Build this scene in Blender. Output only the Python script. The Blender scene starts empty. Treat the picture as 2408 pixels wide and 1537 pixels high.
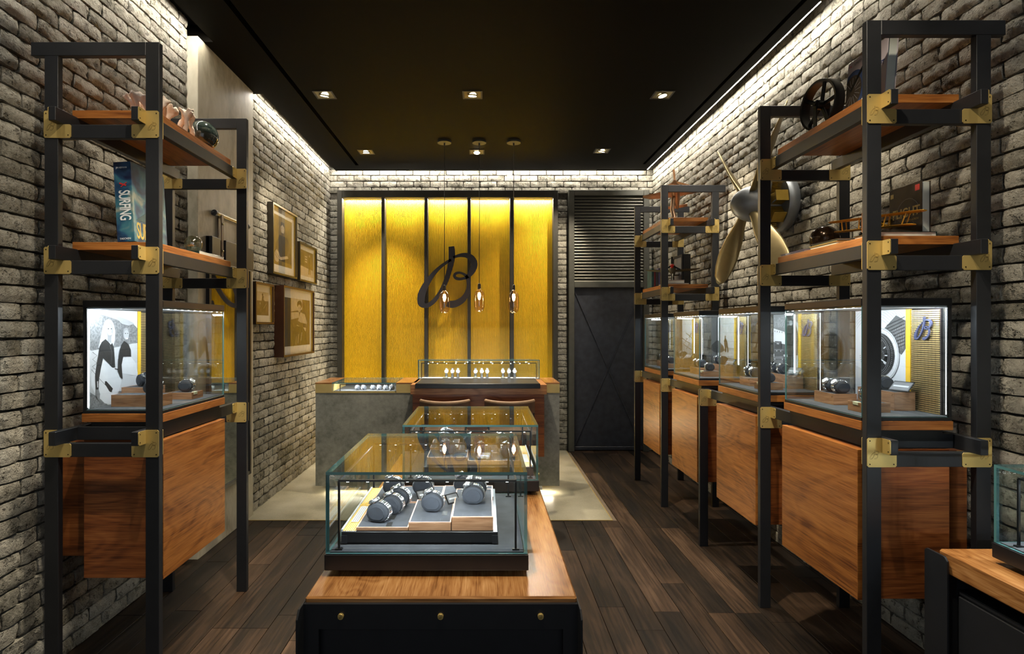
import bpy, bmesh, math, random
import numpy as np
from mathutils import Vector, Matrix, noise
R = math.radians
PI = math.pi
rnd = random.Random(7)
sc = bpy.context.scene
COL = sc.collection

# ------------------------------------------------------------------ camera, world, exposure
F = 1340.0; VX = 1140.0; VY = 768.5; CH = 1.6       # focal length and vanishing point in px of the 2408x1537 frame, eye height
cam = bpy.data.cameras.new('camera'); co = bpy.data.objects.new('camera', cam); COL.objects.link(co)
co.location = (0, 0, CH); co.rotation_euler = (R(90), 0, 0)
cam.sensor_width = 36; cam.lens = 36*F/2408; cam.shift_x = (1204-VX)/2408; cam.shift_y = 0
cam.clip_start = 0.05; cam.clip_end = 60
sc.camera = co
w = bpy.data.worlds.new('world'); sc.world = w; w.use_nodes = True
bgn = w.node_tree.nodes['Background']
bgn.inputs[0].default_value = (0.85, 0.85, 0.85, 1); bgn.inputs[1].default_value = 0.15
sc.view_settings.view_transform = 'Standard'; sc.view_settings.look = 'None'
sc.view_settings.exposure = 0.25; sc.view_settings.gamma = 1.0; sc.view_settings.use_curve_mapping = False
cy = sc.cycles
cy.max_bounces = 8; cy.diffuse_bounces = 4; cy.glossy_bounces = 4; cy.transmission_bounces = 4
cy.transparent_max_bounces = 32; cy.caustics_reflective = False; cy.caustics_refractive = False
cy.sample_clamp_indirect = 4.0; cy.use_denoising = True

# lamp strengths
E_LED = 165; E_SPOT = 170; E_VIT = 3.6; E_CASE = 3.0; E_YEL = 3.0; E_NEAR = 90; E_DESK = 2.2

WARM = (1.0, 0.86, 0.66); NEUT = (1.0, 0.95, 0.87); COOL = (0.86, 0.93, 1.0)

def lamp(kind, loc, target, energy, color, **kw):
    l = bpy.data.lights.new(kind.lower()+'_lamp', kind); l.energy = energy; l.color = color
    for k, v in kw.items(): setattr(l, k, v)
    o = bpy.data.objects.new(l.name, l); COL.objects.link(o); o.location = loc
    d = (Vector(target)-Vector(loc)).normalized()
    o.rotation_euler = d.to_track_quat('-Z', 'Y').to_euler()
    return o

# downlight lamps (the square ceiling fittings; the two rows nearest the camera are above the frame), then added spots without fittings
SPOTS = [(-1.38, 4.91, (-1.95, 5.7, 1.9)), (-.106, 4.91, (-.35, 5.5, .8)), (1.53, 4.91, (2.1, 4.7, 2.0)),
         (-1.356, 6.51, (-1.2, 7.2, 1.3)), (-.09, 6.51, (-.1, 5.8, 1)), (1.33, 6.47, (.6, 7.4, 1.9)),
         (-1.38, 3.31, (-1.75, 3.0, 1.2)), (-.106, 3.31, (-.15, 3.3, .8)), (1.53, 3.31, (2.1, 3.4, 2.0)),
         (-1.0, 1.7, (-1.66, 2.6, .85)), (-.106, 1.7, (-.1, 2.0, .8)), (1.1, 1.7, (1.82, 2.42, .85)),
         (.75, 2.5, (1.5, 2.7, .6)), (.75, 4.1, (1.5, 4.3, .6)), (-.75, 2.5, (-1.45, 2.9, .6)), (-.7, 1.7, (-1.7, 2.55, 2.15)), (.8, 1.7, (1.8, 2.4, 2.15))]  # spots added to brighten the cabinets and upper shelves, no fittings
for i, (x, y, t) in enumerate(SPOTS):
    e = E_SPOT*{6: .5, 8: .65, 9: .55, 10: 1.2, 11: .65, 0: .8, 1: 1.5, 12: 1.6, 13: 1.6, 14: 1.6, 15: .42, 16: .5}.get(i, 1.0)
    lamp('SPOT', (x, y, 3.575), t, e, WARM, spot_size=R(38 if i in (9, 11) else 44 if i >= 12 else 58), spot_blend=.7, shadow_soft_size=.035)
# shop front daylight behind the camera
lamp('AREA', (0, -1.9, 2.0), (0, 3, 1.3), E_NEAR*0.14, (0.82, 0.9, 1.0), shape='RECTANGLE', size=3.4, size_y=2.4)

# ------------------------------------------------------------------ projection helpers (pixel -> world at a known plane)
def onX(px, py, X):
    Y = X*F/(px-VX); return (X, Y, CH-(py-VY)*Y/F)
def onY(px, py, Y): return ((px-VX)*Y/F, Y, CH-(py-VY)*Y/F)
def onZ(px, py, Z):
    Y = F*(CH-Z)/(py-VY); return ((px-VX)*Y/F, Y, Z)

# ------------------------------------------------------------------ materials
MATS = {}
class NT:
    def __init__(s, name):
        s.m = bpy.data.materials.new(name); s.m.use_nodes = True; s.t = s.m.node_tree
        s.b = s.t.nodes['Principled BSDF']; MATS[name] = s.m
    def n(s, typ, **kw):
        nd = s.t.nodes.new(typ)
        for k, v in kw.items():
            if k in ('operation', 'blend_type', 'data_type', 'wave_type', 'feature', 'bands_direction', 'distance'): setattr(nd, k, v)
        return nd
    def link(s, a, b): s.t.links.new(a, b)
    def pos(s, scale=(1, 1, 1), obj=False):
        if obj: src = s.n('ShaderNodeTexCoord').outputs['Object']
        else: src = s.n('ShaderNodeNewGeometry').outputs['Position']
        mp = s.n('ShaderNodeMapping'); mp.inputs['Scale'].default_value = scale
        s.link(src, mp.inputs['Vector']); return mp.outputs[0]
    def noise(s, vec, scale=5, detail=3, rough=.5, dist=0):
        nd = s.n('ShaderNodeTexNoise'); s.link(vec, nd.inputs['Vector'])
        nd.inputs['Scale'].default_value = scale; nd.inputs['Detail'].default_value = detail
        nd.inputs['Roughness'].default_value = rough; nd.inputs['Distortion'].default_value = dist
        return nd.outputs['Fac']
    def math(s, op, a, b=None, c=None, clamp=False):
        nd = s.n('ShaderNodeMath', operation=op); nd.use_clamp = clamp
        for i, v in enumerate((a, b, c)):
            if v is None: continue
            if isinstance(v, (int, float)): nd.inputs[i].default_value = v
            else: s.link(v, nd.inputs[i])
        return nd.outputs[0]
    def ramp(s, fac, stops):
        nd = s.n('ShaderNodeValToRGB'); el = nd.color_ramp.elements
        while len(el) < len(stops): el.new(.5)
        for e, (p, c) in zip(el, stops):
            e.position = p; e.color = (*c, 1) if len(c) == 3 else c
        s.link(fac, nd.inputs[0]); return nd.outputs[0]
    def mix(s, fac, a, b, mode='MIX'):
        nd = s.n('ShaderNodeMix', data_type='RGBA', blend_type=mode)
        for i, v in ((0, fac), (6, a), (7, b)):
            if isinstance(v, (int, float)): nd.inputs[i].default_value = v
            elif isinstance(v, tuple): nd.inputs[i].default_value = (*v, 1)
            else: s.link(v, nd.inputs[i])
        return nd.outputs[2]
    def bump(s, h, strength=.4, dist=.01, normal=None):
        nd = s.n('ShaderNodeBump'); nd.inputs['Strength'].default_value = strength; nd.inputs['Distance'].default_value = dist
        s.link(h, nd.inputs['Height'])
        if normal is not None: s.link(normal, nd.inputs['Normal'])
        s.link(nd.outputs[0], s.b.inputs['Normal']); return nd.outputs[0]
    def set(s, **kw):
        names = dict(color='Base Color', rough='Roughness', metal='Metallic', spec='Specular IOR Level', coat='Coat Weight', coatr='Coat Roughness', emis='Emission Color', estr='Emission Strength', sheen='Sheen Weight', trans='Transmission Weight', ior='IOR', alpha='Alpha')
        for k, v in kw.items():
            i = s.b.inputs[names[k]]
            if isinstance(v, tuple): i.default_value = (*v, 1)
            elif isinstance(v, (int, float)): i.default_value = v
            else: s.link(v, i)
        return s

def plain(name, color, rough=.5, metal=0, vary=.12, **kw):
    """solid colour with slight procedural mottling"""
    m = NT(name)
    nz = m.noise(m.pos(), 14, 3)
    lo = tuple(c*(1-vary) for c in color); hi = tuple(min(1, c*(1+vary)) for c in color)
    m.set(color=m.ramp(nz, [(.3, lo), (.7, hi)]), rough=rough, metal=metal, **kw)
    return m.m

def wood(name, axis, dark, mid, light, rough=.38, sc_=1.0, coat=.0, rings=15):
    m = NT(name)
    geo = m.n('ShaderNodeNewGeometry')
    # boards: the grain follows the board, end faces (normal along the grain axis) are lipped across
    sep = m.n('ShaderNodeSeparateXYZ'); m.link(geo.outputs['True Normal'], sep.inputs[0])
    facing = m.math('GREATER_THAN', m.math('ABSOLUTE', sep.outputs[axis]), .7)
    alt = 0 if axis != 0 else 2
    vz = m.n('ShaderNodeSeparateXYZ'); m.link(geo.outputs['Position'], vz.inputs[0])
    cb = m.n('ShaderNodeCombineXYZ')
    order = [0, 1, 2]; order[axis], order[alt] = order[alt], order[axis]
    for i in range(3): m.link(vz.outputs[order[i]], cb.inputs[i])
    mx = m.n('ShaderNodeMix', data_type='VECTOR'); m.link(facing, mx.inputs[0]); m.link(geo.outputs['Position'], mx.inputs[4]); m.link(cb.outputs[0], mx.inputs[5])
    vec = mx.outputs[1]
    def mp(al, ac):
        q = m.n('ShaderNodeMapping'); q.inputs['Scale'].default_value = tuple(al if i == axis else ac for i in range(3)); m.link(vec, q.inputs['Vector']); return q.outputs[0]
    big = m.noise(mp(.8*sc_, 3.4*sc_), 1.0, 2, .5, .35)
    wob = m.noise(mp(5*sc_, 40*sc_), 1.0, 2, .5)
    ph = m.math('ADD', m.math('MULTIPLY', big, rings*3.4), m.math('MULTIPLY', wob, 1.2))
    ring = m.math('MULTIPLY_ADD', m.math('SINE', ph), .5, .5)
    line_ = m.math('POWER', ring, 5.0)
    fine = m.noise(mp(7*sc_, 190*sc_), 1.0, 3, .6)
    medium = m.noise(mp(1.6*sc_, 22*sc_), 1.0, 4, .6)
    v = m.math('ADD', m.math('MULTIPLY', ring, .10), m.math('ADD', m.math('MULTIPLY', fine, .50), m.math('MULTIPLY', medium, .52)))
    v = m.math('SUBTRACT', v, m.math('MULTIPLY', line_, .13))
    c = m.ramp(v, [(.36, dark), (.52, mid), (.70, light)])
    m.set(color=c, rough=rough, coat=coat, coatr=.2)
    m.bump(fine, .08, .002)
    return m.m

W_D, W_M, W_L = (.13, .036, .008), (.35, .122, .024), (.50, .205, .05)
wood('walnut_y', 1, W_D, W_M, W_L, .36)
wood('walnut_x', 0, (.085, .022, .008), (.26, .078, .020), (.40, .14, .038), .36)
wood('table_walnut', 1, (.20, .075, .020), (.42, .185, .055), (.60, .31, .115), .24, 1.2, .35, 17)
wood('light_walnut_x', 0, (.17, .075, .034), (.35, .175, .085), (.50, .28, .15), .42, 1.6)
wood('light_walnut_y', 1, (.17, .075, .034), (.35, .175, .085), (.50, .28, .15), .42, 1.6)
wood('propeller_wood', 2, (.2, .08, .03), (.42, .2, .08), (.55, .3, .14), .3, 2)

m = NT('brick')
P = m.pos()
oi = m.n('ShaderNodeObjectInfo'); gi = m.n('ShaderNodeNewGeometry')
rr = m.math('FRACT', m.math('ADD', oi.outputs['Random'], m.math('MULTIPLY', gi.outputs['Random Per Island'], 7.31)))
n1 = m.noise(P, 5, 5, .6); n2 = m.noise(P, 38, 5, .65); n3 = m.noise(P, 110, 3, .6)
v = m.math('ADD', m.math('MULTIPLY', n1, .55), m.math('ADD', m.math('MULTIPLY', n2, .5), m.math('MULTIPLY', rr, .24)))
c = m.ramp(v, [(.36, (.10, .095, .076)), (.52, (.22, .208, .168)), (.68, (.37, .352, .295)), (.9, (.54, .52, .445))])
pits = m.ramp(n2, [(.30, (0, 0, 0)), (.37, (1, 1, 1))])
chip = m.ramp(m.noise(P, 16, 4, .7), [(.36, (.0, .0, .0)), (.43, (1, 1, 1))])
c = m.mix(1.0, m.mix(m.math('MULTIPLY_ADD', pits, .7, .3), (.035, .030, .025), c), m.mix(m.math('MULTIPLY_ADD', chip, .45, .55), (0, 0, 0), (1, 1, 1)), 'MULTIPLY')
m.set(color=c, rough=.92, spec=.15)
vo = m.n('ShaderNodeTexVoronoi'); m.link(P, vo.inputs['Vector']); vo.inputs['Scale'].default_value = 75; vo.inputs['Randomness'].default_value = 1
hole = m.math('MULTIPLY', m.math('LESS_THAN', m.math('ADD', m.math('MULTIPLY', vo.outputs['Distance'], .45), n2), .505), 1.0)
c = m.mix(m.math('MULTIPLY', hole, .75), c, (.03, .027, .022))
m.set(color=c)
n4 = m.noise(P, 22, 6, .72)
h = m.math('ADD', m.math('MULTIPLY', n4, 1.3), m.math('ADD', m.math('MULTIPLY', n3, .45), m.math('MULTIPLY', chip, .35)))
h = m.math('SUBTRACT', h, m.math('MULTIPLY', hole, .5))
m.bump(h, 1.0, .014)

m = NT('mortar'); P = m.pos()
n1 = m.noise(P, 30, 4)
m.set(color=m.ramp(n1, [(.3, (.06, .054, .045)), (.7, (.14, .128, .108))]), rough=.95, spec=.1); m.bump(n1, .6, .01)

m = NT('plank'); P = m.pos()
oi = m.n('ShaderNodeObjectInfo')
gr = m.noise(m.pos((60, 2.2, 1)), 1, 4, .65)
bl = m.noise(m.pos((4, 1.2, 1)), 1.0, 4, .6, .5)
v = m.math('ADD', m.math('MULTIPLY', gr, .45), m.math('ADD', m.math('MULTIPLY', bl, .55), m.math('MULTIPLY', oi.outputs['Random'], .22)))
c = m.ramp(v, [(.44, (.0045, .003, .002)), (.56, (.015, .009, .005)), (.68, (.044, .025, .014)), (.85, (.11, .067, .040))])
m.set(color=c, rough=m.math('MULTIPLY_ADD', gr, .25, .42), spec=.25); m.bump(gr, .25, .004)
plain('plank_joint', (.16, .12, .08), .8)

m = NT('terrazzo'); P = m.pos()
v = m.math('ADD', m.math('MULTIPLY', m.noise(P, 3, 4), .6), m.math('MULTIPLY', m.noise(P, 190, 2), .4))
m.set(color=m.ramp(v, [(.35, (.26, .24, .165)), (.5, (.40, .37, .27)), (.65, (.50, .47, .36))]), rough=.3, spec=.4)

m = NT('concrete'); P = m.pos()
v = m.math('ADD', m.math('MULTIPLY', m.noise(P, 3.2, 5, .62), .62), m.math('MULTIPLY', m.noise(P, 26, 5, .7), .38))
m.set(color=m.ramp(v, [(.38, (.15, .155, .13)), (.5, (.255, .26, .225)), (.62, (.35, .35, .30))]), rough=.6)
m = NT('plaster'); P = m.pos((1, 1, .45))
v = m.math('ADD', m.math('MULTIPLY', m.noise(P, 3.5, 6, .65, .6), .7), m.math('MULTIPLY', m.noise(P, 22, 4, .6), .3))
m.set(color=m.ramp(v, [(.36, (.34, .305, .21)), (.5, (.53, .49, .37)), (.66, (.64, .60, .48))]), rough=.5); m.bump(v, .3, .01)

plain('black_metal', (.021, .023, .027), .42, .25, .08)
plain('black_satin', (.010, .0105, .012), .34, .0, .1)
plain('ceiling_black', (.0022, .0018, .0012), .7, 0, .06, spec=.04)
plain('door_metal', (.030, .033, .042), .42, .2, .25)
plain('door_frame_metal', (.075, .075, .062), .45, .35, .1)
plain('louvre_metal', (.30, .29, .235), .4, .4, .06)
plain('bar_metal', (.038, .036, .028), .5, .2, .1)
plain('brass', (.66, .49, .17), .38, .5, .05)
plain('brass_engraved', (.16, .10, .03), .5, .5)
plain('mesh_brass', (.72, .54, .24), .34, .75, .05)
plain('mesh_back', (.03, .018, .02), .8)
plain('bolt_metal', (.05, .035, .015), .4, .7)
plain('yellow_rib', (.90, .56, .012), .42, 0, .05)
plain('yellow_back', (.42, .25, .01), .6, 0, .05)
plain('yellow_strip', (.85, .52, .04), .35, 0, .04)
plain('logo_slate', (.022, .022, .030), .45)
plain('logo_blue', (.045, .055, .13), .4)
plain('felt_grey', (.055, .060, .068), .9, 0, .2)
plain('suede_grey', (.050, .055, .066), .9, 0, .3)
plain('cushion_grey', (.026, .030, .038), .9, 0, .3)
plain('steel', (.72, .73, .75), .22, .95, .05)
plain('dial_white', (.75, .75, .75), .3)
plain('dial_black', (.012, .013, .02), .2)
plain('tan_leather', (.38, .235, .13), .6, 0, .15)
plain('brown_leather', (.14, .07, .035), .6, 0, .25)
plain('box_edge', (.66, .40, .27), .5)
plain('cream_tag', (.60, .60, .42), .5)
plain('paper', (.62, .66, .60), .7, 0, .05)
plain('rail_white', (.5, .52, .55), .4)
plain('led_body', (.5, .5, .5), .5)
plain('pewter', (.30, .32, .33), .42, .6, .06)
plain('gold_paint', (.50, .33, .055), .38, .55, .08)
plain('chrome', (.8, .8, .8), .08, 1.0, .03)
plain('copper', (.40, .255, .16), .32, .75, .15)
plain('olive_paint', (.10, .10, .055), .5)
plain('red_paint', (.6, .02, .02), .3)
plain('biplane_yellow', (.62, .33, .03), .45, 0, .05)
plain('coral', (.86, .74, .63), .8, 0, .1)
plain('iron', (.018, .018, .016), .4, .6)
plain('book_blue', (.045, .12, .22), .45, 0, .6)
plain('book_teal', (.03, .09, .10), .3, 0, .5)
plain('book_green', (.01, .025, .022), .15)
plain('book_violet', (.20, .19, .33), .45)
plain('book_black', (.035, .025, .015), .65, 0, .4)
plain('book_grey', (.42, .38, .42), .45, 0, .04)
plain('book_red', (.28, .05, .05), .5)
plain('ring_blue', (.03, .06, .16), .35)
plain('strap_leather', (.10, .05, .022), .5)
plain('sepia_dark', (.014, .008, .004), .5, 0, .5)
plain('sepia_mid', (.075, .042, .022), .5, 0, .4)
plain('sepia_light', (.42, .33, .23), .5, 0, .2)
plain('sepia_olive', (.16, .10, .012), .5, 0, .35)
plain('mat_board', (.62, .60, .55), .7, 0, .03)
plain('frame_black', (.018, .014, .008), .3)
plain('frame_dark_brown', (.05, .018, .008), .3)
plain('ink', (.02, .02, .02), .5)
plain('title_gold', (.62, .48, .13), .5)
plain('title_white', (.75, .78, .80), .5)
plain('title_navy', (.012, .03, .12), .5)
plain('title_red', (.55, .03, .03), .5)
for i in range(11):
    g = (i/10)**1.8*.82+.008
    plain('grey_%d' % i, (g*.97, g*.99, g*1.03), .45, 0, .05 if i > 6 else .18)
m = NT('print_rough'); n1 = m.noise(m.pos(), 90, 4, .7)
m.set(color=m.ramp(n1, [(.35, (.10, .104, .11)), (.65, (.27, .28, .29))]), rough=.45)

m = NT('marble_sphere'); P = m.pos()
v = m.noise(P, 12, 5, .6, 1.5)
m.set(color=m.ramp(v, [(.4, (.01, .016, .016)), (.6, (.045, .065, .058)), (.72, (.2, .2, .17))]), rough=.08, coat=.6)
m = NT('bronze_ball'); v = m.noise(m.pos(), 26, 5, .65)
m.set(color=m.ramp(v, [(.35, (.01, .006, .004)), (.6, (.05, .028, .014)), (.8, (.22, .13, .05))]), rough=.16, metal=.6)
m = NT('mirror'); m.set(color=(.55, .56, .5), metal=1.0, rough=.02)
m = NT('surf_cover'); P = m.pos((1, 1, 1))
v = m.noise(P, 9, 3, .5, .8)
m.set(color=m.ramp(v, [(.38, (.010, .014, .045)), (.50, (.02, .07, .15)), (.60, (.05, .17, .22)), (.70, (.30, .33, .27))]), rough=.3)

def emis(name, col, s):
    m = NT(name); m.set(color=(.8, .8, .8), emis=col, estr=s); return m.m
emis('led_warm', (1, .92, .80), E_LED); emis('led_cool', (.85, .93, 1), 12); emis('led_dot', (.95, .97, 1), 16)
emis('lamp_face', (1, .9, .72), 40); emis('filament', (1, .55, .22), 60); emis('led_under', (1, .88, .66), 120)

def glass(name, tint=(.96, .985, .975), f0=.045, gain=1.0, rough=0.0):
    m = bpy.data.materials.new(name); m.use_nodes = True; t = m.node_tree; t.nodes.clear(); MATS[name] = m
    o = t.nodes.new('ShaderNodeOutputMaterial'); mx = t.nodes.new('ShaderNodeMixShader')
    tr = t.nodes.new('ShaderNodeBsdfTransparent'); gl = t.nodes.new('ShaderNodeBsdfGlossy')
    lw = t.nodes.new('ShaderNodeLayerWeight'); lw.inputs[0].default_value = .5
    p = t.nodes.new('ShaderNodeMath'); p.operation = 'POWER'; p.inputs[1].default_value = 5
    a = t.nodes.new('ShaderNodeMath'); a.operation = 'MULTIPLY_ADD'; a.inputs[1].default_value = (1-f0)*gain; a.inputs[2].default_value = f0; a.use_clamp = True
    t.links.new(lw.outputs['Facing'], p.inputs[0]); t.links.new(p.outputs[0], a.inputs[0]); t.links.new(a.outputs[0], mx.inputs[0])
    tr.inputs[0].default_value = (*tint, 1); gl.inputs[0].default_value = (1, 1, 1, 1); gl.inputs['Roughness'].default_value = rough
    t.links.new(tr.outputs[0], mx.inputs[1]); t.links.new(gl.outputs[0], mx.inputs[2]); t.links.new(mx.outputs[0], o.inputs[0])
glass('glass'); glass('picture_glass', (.97, .97, .96), .03)
glass('glass_far', (.90, .92, .915), .17)
glass('smoked_glass', (.90, .79, .72), .12)
glass('crystal', (.75, .78, .66), .25, 1.0, .06)
m = NT('glass_edge'); m.set(color=(.10, .26, .27), rough=.12, spec=.8, coat=.5)

# ------------------------------------------------------------------ mesh building
ORG = {}
class MB:
    def __init__(s): s.v = []; s.f = []; s.mi = []; s.cur = 0
    def add(s, vs, fs):
        b = len(s.v); s.v += [tuple(p) for p in vs]; s.f += [tuple(i+b for i in f) for f in fs]; s.mi += [s.cur]*len(fs); return s
    def mat(s, i): s.cur = i; return s
    def box(s, x0, x1, y0, y1, z0, z1):
        if x0 > x1: x0, x1 = x1, x0
        if y0 > y1: y0, y1 = y1, y0
        if z0 > z1: z0, z1 = z1, z0
        return s.add([(x0,y0,z0),(x1,y0,z0),(x1,y1,z0),(x0,y1,z0),(x0,y0,z1),(x1,y0,z1),(x1,y1,z1),(x0,y1,z1)],
                     [(0,3,2,1),(4,5,6,7),(0,1,5,4),(1,2,6,5),(2,3,7,6),(3,0,4,7)])
    def obox(s, c, size, rot):
        """box of size at centre c turned by a 3x3 matrix"""
        hx, hy, hz = size[0]/2, size[1]/2, size[2]/2
        vs = [Vector(c)+rot@Vector((sx*hx, sy*hy, sz*hz)) for sz in (-1, 1) for sx, sy in ((-1,-1),(1,-1),(1,1),(-1,1))]
        return s.add(vs, [(0,3,2,1),(4,5,6,7),(0,1,5,4),(1,2,6,5),(2,3,7,6),(3,0,4,7)])
    def bar(s, p0, p1, wd, h, up=(0, 0, 1)):
        p0, p1 = Vector(p0), Vector(p1); d = (p1-p0); L = d.length; d.normalize()
        u = Vector(up); x = d.cross(u).normalized(); u = x.cross(d).normalized()
        return s.obox((p0+p1)/2, (wd, L, h), Matrix((x, d, u)).transposed())
    def tube(s, pts, rad, n=8, cap=True):
        pts = [Vector(p) for p in pts]; rad = rad if isinstance(rad, (list, tuple)) else [rad]*len(pts)
        vs = []; prev = None
        for i, p in enumerate(pts):
            d = (pts[min(i+1, len(pts)-1)]-pts[max(i-1, 0)]).normalized()
            if prev is None:
                prev = d.orthogonal().normalized()
            a = (prev-d*prev.dot(d)).normalized(); prev = a; b = d.cross(a)
            for k in range(n):
                t = 2*PI*k/n; vs.append(p+(a*math.cos(t)+b*math.sin(t))*rad[i])
        fs = []
        for i in range(len(pts)-1):
            for k in range(n):
                k2 = (k+1) % n; fs.append((i*n+k, i*n+k2, (i+1)*n+k2, (i+1)*n+k))
        if cap: fs += [tuple(range(n-1, -1, -1)), tuple((len(pts)-1)*n+k for k in range(n))]
        return s.add(vs, fs)
    def lathe(s, prof, c=(0, 0, 0), axis=(0, 0, 1), n=24, cap=True):
        """prof: (radius, height) along the axis"""
        ax = Vector(axis).normalized(); a = ax.orthogonal().normalized(); b = ax.cross(a); c = Vector(c)
        vs = []
        for r, h in prof:
            for k in range(n):
                t = 2*PI*k/n; vs.append(c+ax*h+(a*math.cos(t)+b*math.sin(t))*max(r, 1e-5))
        fs = []
        for i in range(len(prof)-1):
            for k in range(n):
                k2 = (k+1) % n; fs.append((i*n+k, i*n+k2, (i+1)*n+k2, (i+1)*n+k))
        if cap and prof[0][0] > 1e-4: fs.append(tuple(range(n-1, -1, -1)))
        if cap and prof[-1][0] > 1e-4: fs.append(tuple((len(prof)-1)*n+k for k in range(n)))
        return s.add(vs, fs)
    def ball(s, c, r, n=20, sx=1, sy=1, sz=1):
        prof = [(math.sin(PI*i/(n//2)), -math.cos(PI*i/(n//2))) for i in range(n//2+1)]
        b = len(s.v); s.lathe([(p*r, h*r) for p, h in prof], (0, 0, 0), (0, 0, 1), n)
        for i in range(b, len(s.v)):
            v = s.v[i]; s.v[i] = (c[0]+v[0]*sx, c[1]+v[1]*sy, c[2]+v[2]*sz)
        return s
    def prism(s, poly, a, b, fn):
        """poly of 2d points extruded between depths a and b; fn(u, v, depth) -> world"""
        n = len(poly)
        vs = [fn(u, v, a) for u, v in poly]+[fn(u, v, b) for u, v in poly]
        fs = [tuple(range(n)), tuple(range(2*n-1, n-1, -1))]+[(i, i+n, (i+1) % n+n, (i+1) % n) for i in range(n)]
        return s.add(vs, fs)
    def mesh(s, name, mats, smooth=False, bevel=0, fix=True):
        me = bpy.data.meshes.new(name); me.from_pydata(s.v, [], s.f)
        for k in (mats if isinstance(mats, (list, tuple)) else [mats]): me.materials.append(MATS[k])
        me.polygons.foreach_set('material_index', s.mi)
        if fix or bevel:
            bm = bmesh.new(); bm.from_mesh(me)
            if bevel: bmesh.ops.bevel(bm, geom=list(bm.edges), offset=bevel, segments=1, affect='EDGES', clamp_overlap=True)
            bmesh.ops.recalc_face_normals(bm, faces=bm.faces)
            bm.to_mesh(me); bm.free()
        if smooth:
            me.polygons.foreach_set('use_smooth', [True]*len(me.polygons))
            if smooth != 'all': 
                try: me.set_sharp_from_angle(angle=R(40))
                except Exception: pass
        me.update(); return me
    def build(s, name, mats, parent=None, **kw):
        return place(s.mesh(name, mats, **kw), name, parent)
def place(me, name, parent=None):
    o = bpy.data.objects.new(name, me); COL.objects.link(o); ORG[o] = Vector((0, 0, 0))
    if parent is not None:
        o.parent = parent; o.location = -ORG[parent]
    return o
def tag(o, label, cat=None, group=None, kind=None):
    if label: o['label'] = label
    if cat: o['category'] = cat
    if group: o['group'] = group
    if kind: o['kind'] = kind
    return o
def thing(name, loc, label, cat, group=None):
    o = bpy.data.objects.new(name, None); COL.objects.link(o); o.location = loc; o.empty_display_size = .05
    ORG[o] = Vector(loc); return tag(o, label, cat, group)
def kids(o): return [c for c in KID.get(o, [])]
KID = {}
def register(root):
    for o in COL.objects:
        if o.parent is not None: KID.setdefault(o.parent, [])
    KID[root] = [c for c in COL.objects if c.parent == root]
    for c in KID[root]: register(c)
def dup(root, loc, rotz=0, label=None, group=None, scale=None):
    r = root.copy(); COL.objects.link(r); r.location = loc; r.rotation_euler = (0, 0, rotz); ORG[r] = Vector(loc)
    if scale: r.scale = (scale,)*3
    if label: r['label'] = label
    if group: r['group'] = group
    for ch in KID.get(root, []):
        c = ch.copy(); COL.objects.link(c); c.parent = r
        for g in KID.get(ch, []):
            d = g.copy(); COL.objects.link(d); d.parent = c
    return r
def move(root, loc, rotz=0, label=None, group=None):
    root.location = loc; root.rotation_euler = (0, 0, rotz)
    if label: root['label'] = label
    if group: root['group'] = group
    return root

def text_mesh(body, size, fn, mat, depth=.0006, align='LEFT', spacing=1.0, bold=0.0):
    cu = bpy.data.curves.new('txt', 'FONT'); cu.body = body; cu.size = size; cu.align_x = align; cu.space_character = spacing
    cu.extrude = depth; cu.offset = bold
    o = bpy.data.objects.new('txt', cu); COL.objects.link(o)
    me = bpy.data.meshes.new_from_object(o); bpy.data.objects.remove(o)
    for v in me.vertices: v.co = Vector(fn(v.co.x, v.co.y, v.co.z))
    me.materials.clear(); me.materials.append(MATS[mat]); me.name = 'lettering'
    return me

# ------------------------------------------------------------------ the script letter emblem: strokes of varying width
S1 = [(865,165,118),(876,290,124),(872,400,122),(850,530,112),(812,680,100),(765,830,95),(700,980,85),(620,1120,78),(530,1240,82),
      (430,1325,86),(340,1350,96),(268,1310,140),(257,1215,156),(275,1110,150),(320,1000,132),(385,880,112),(470,755,88),(570,640,70),(680,545,58),(780,475,55),(860,430,50)]
S2 = [(905,385,46),(980,355,52),(1080,336,76),(1185,346,100),(1275,405,126),(1325,510,132),(1300,620,124),(1240,715,100),(1170,780,66),(1090,808,50),
      (1020,814,56),(955,797,58),(924,757,54),(945,712,52),(1005,690,46),(1075,700,44),(1140,735,52),(1190,800,66),(1210,890,78),(1208,1000,82),(1170,1120,100),(1095,1225,118),(990,1295,132),(880,1325,144),(775,1308,126)]
def smooth_path(pts, sub=3):
    out = []
    for i in range(len(pts)-1):
        p0 = pts[max(i-1, 0)]; p1 = pts[i]; p2 = pts[i+1]; p3 = pts[min(i+2, len(pts)-1)]
        for k in range(sub):
            t = k/sub
            out.append(tuple(.5*(2*b+(c-a)*t+(2*a-5*b+4*c-d)*t*t+(3*b-a-3*c+d)*t**3) for a, b, c, d in zip(p0, p1, p2, p3)))
    out.append(pts[-1]); return out
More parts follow.
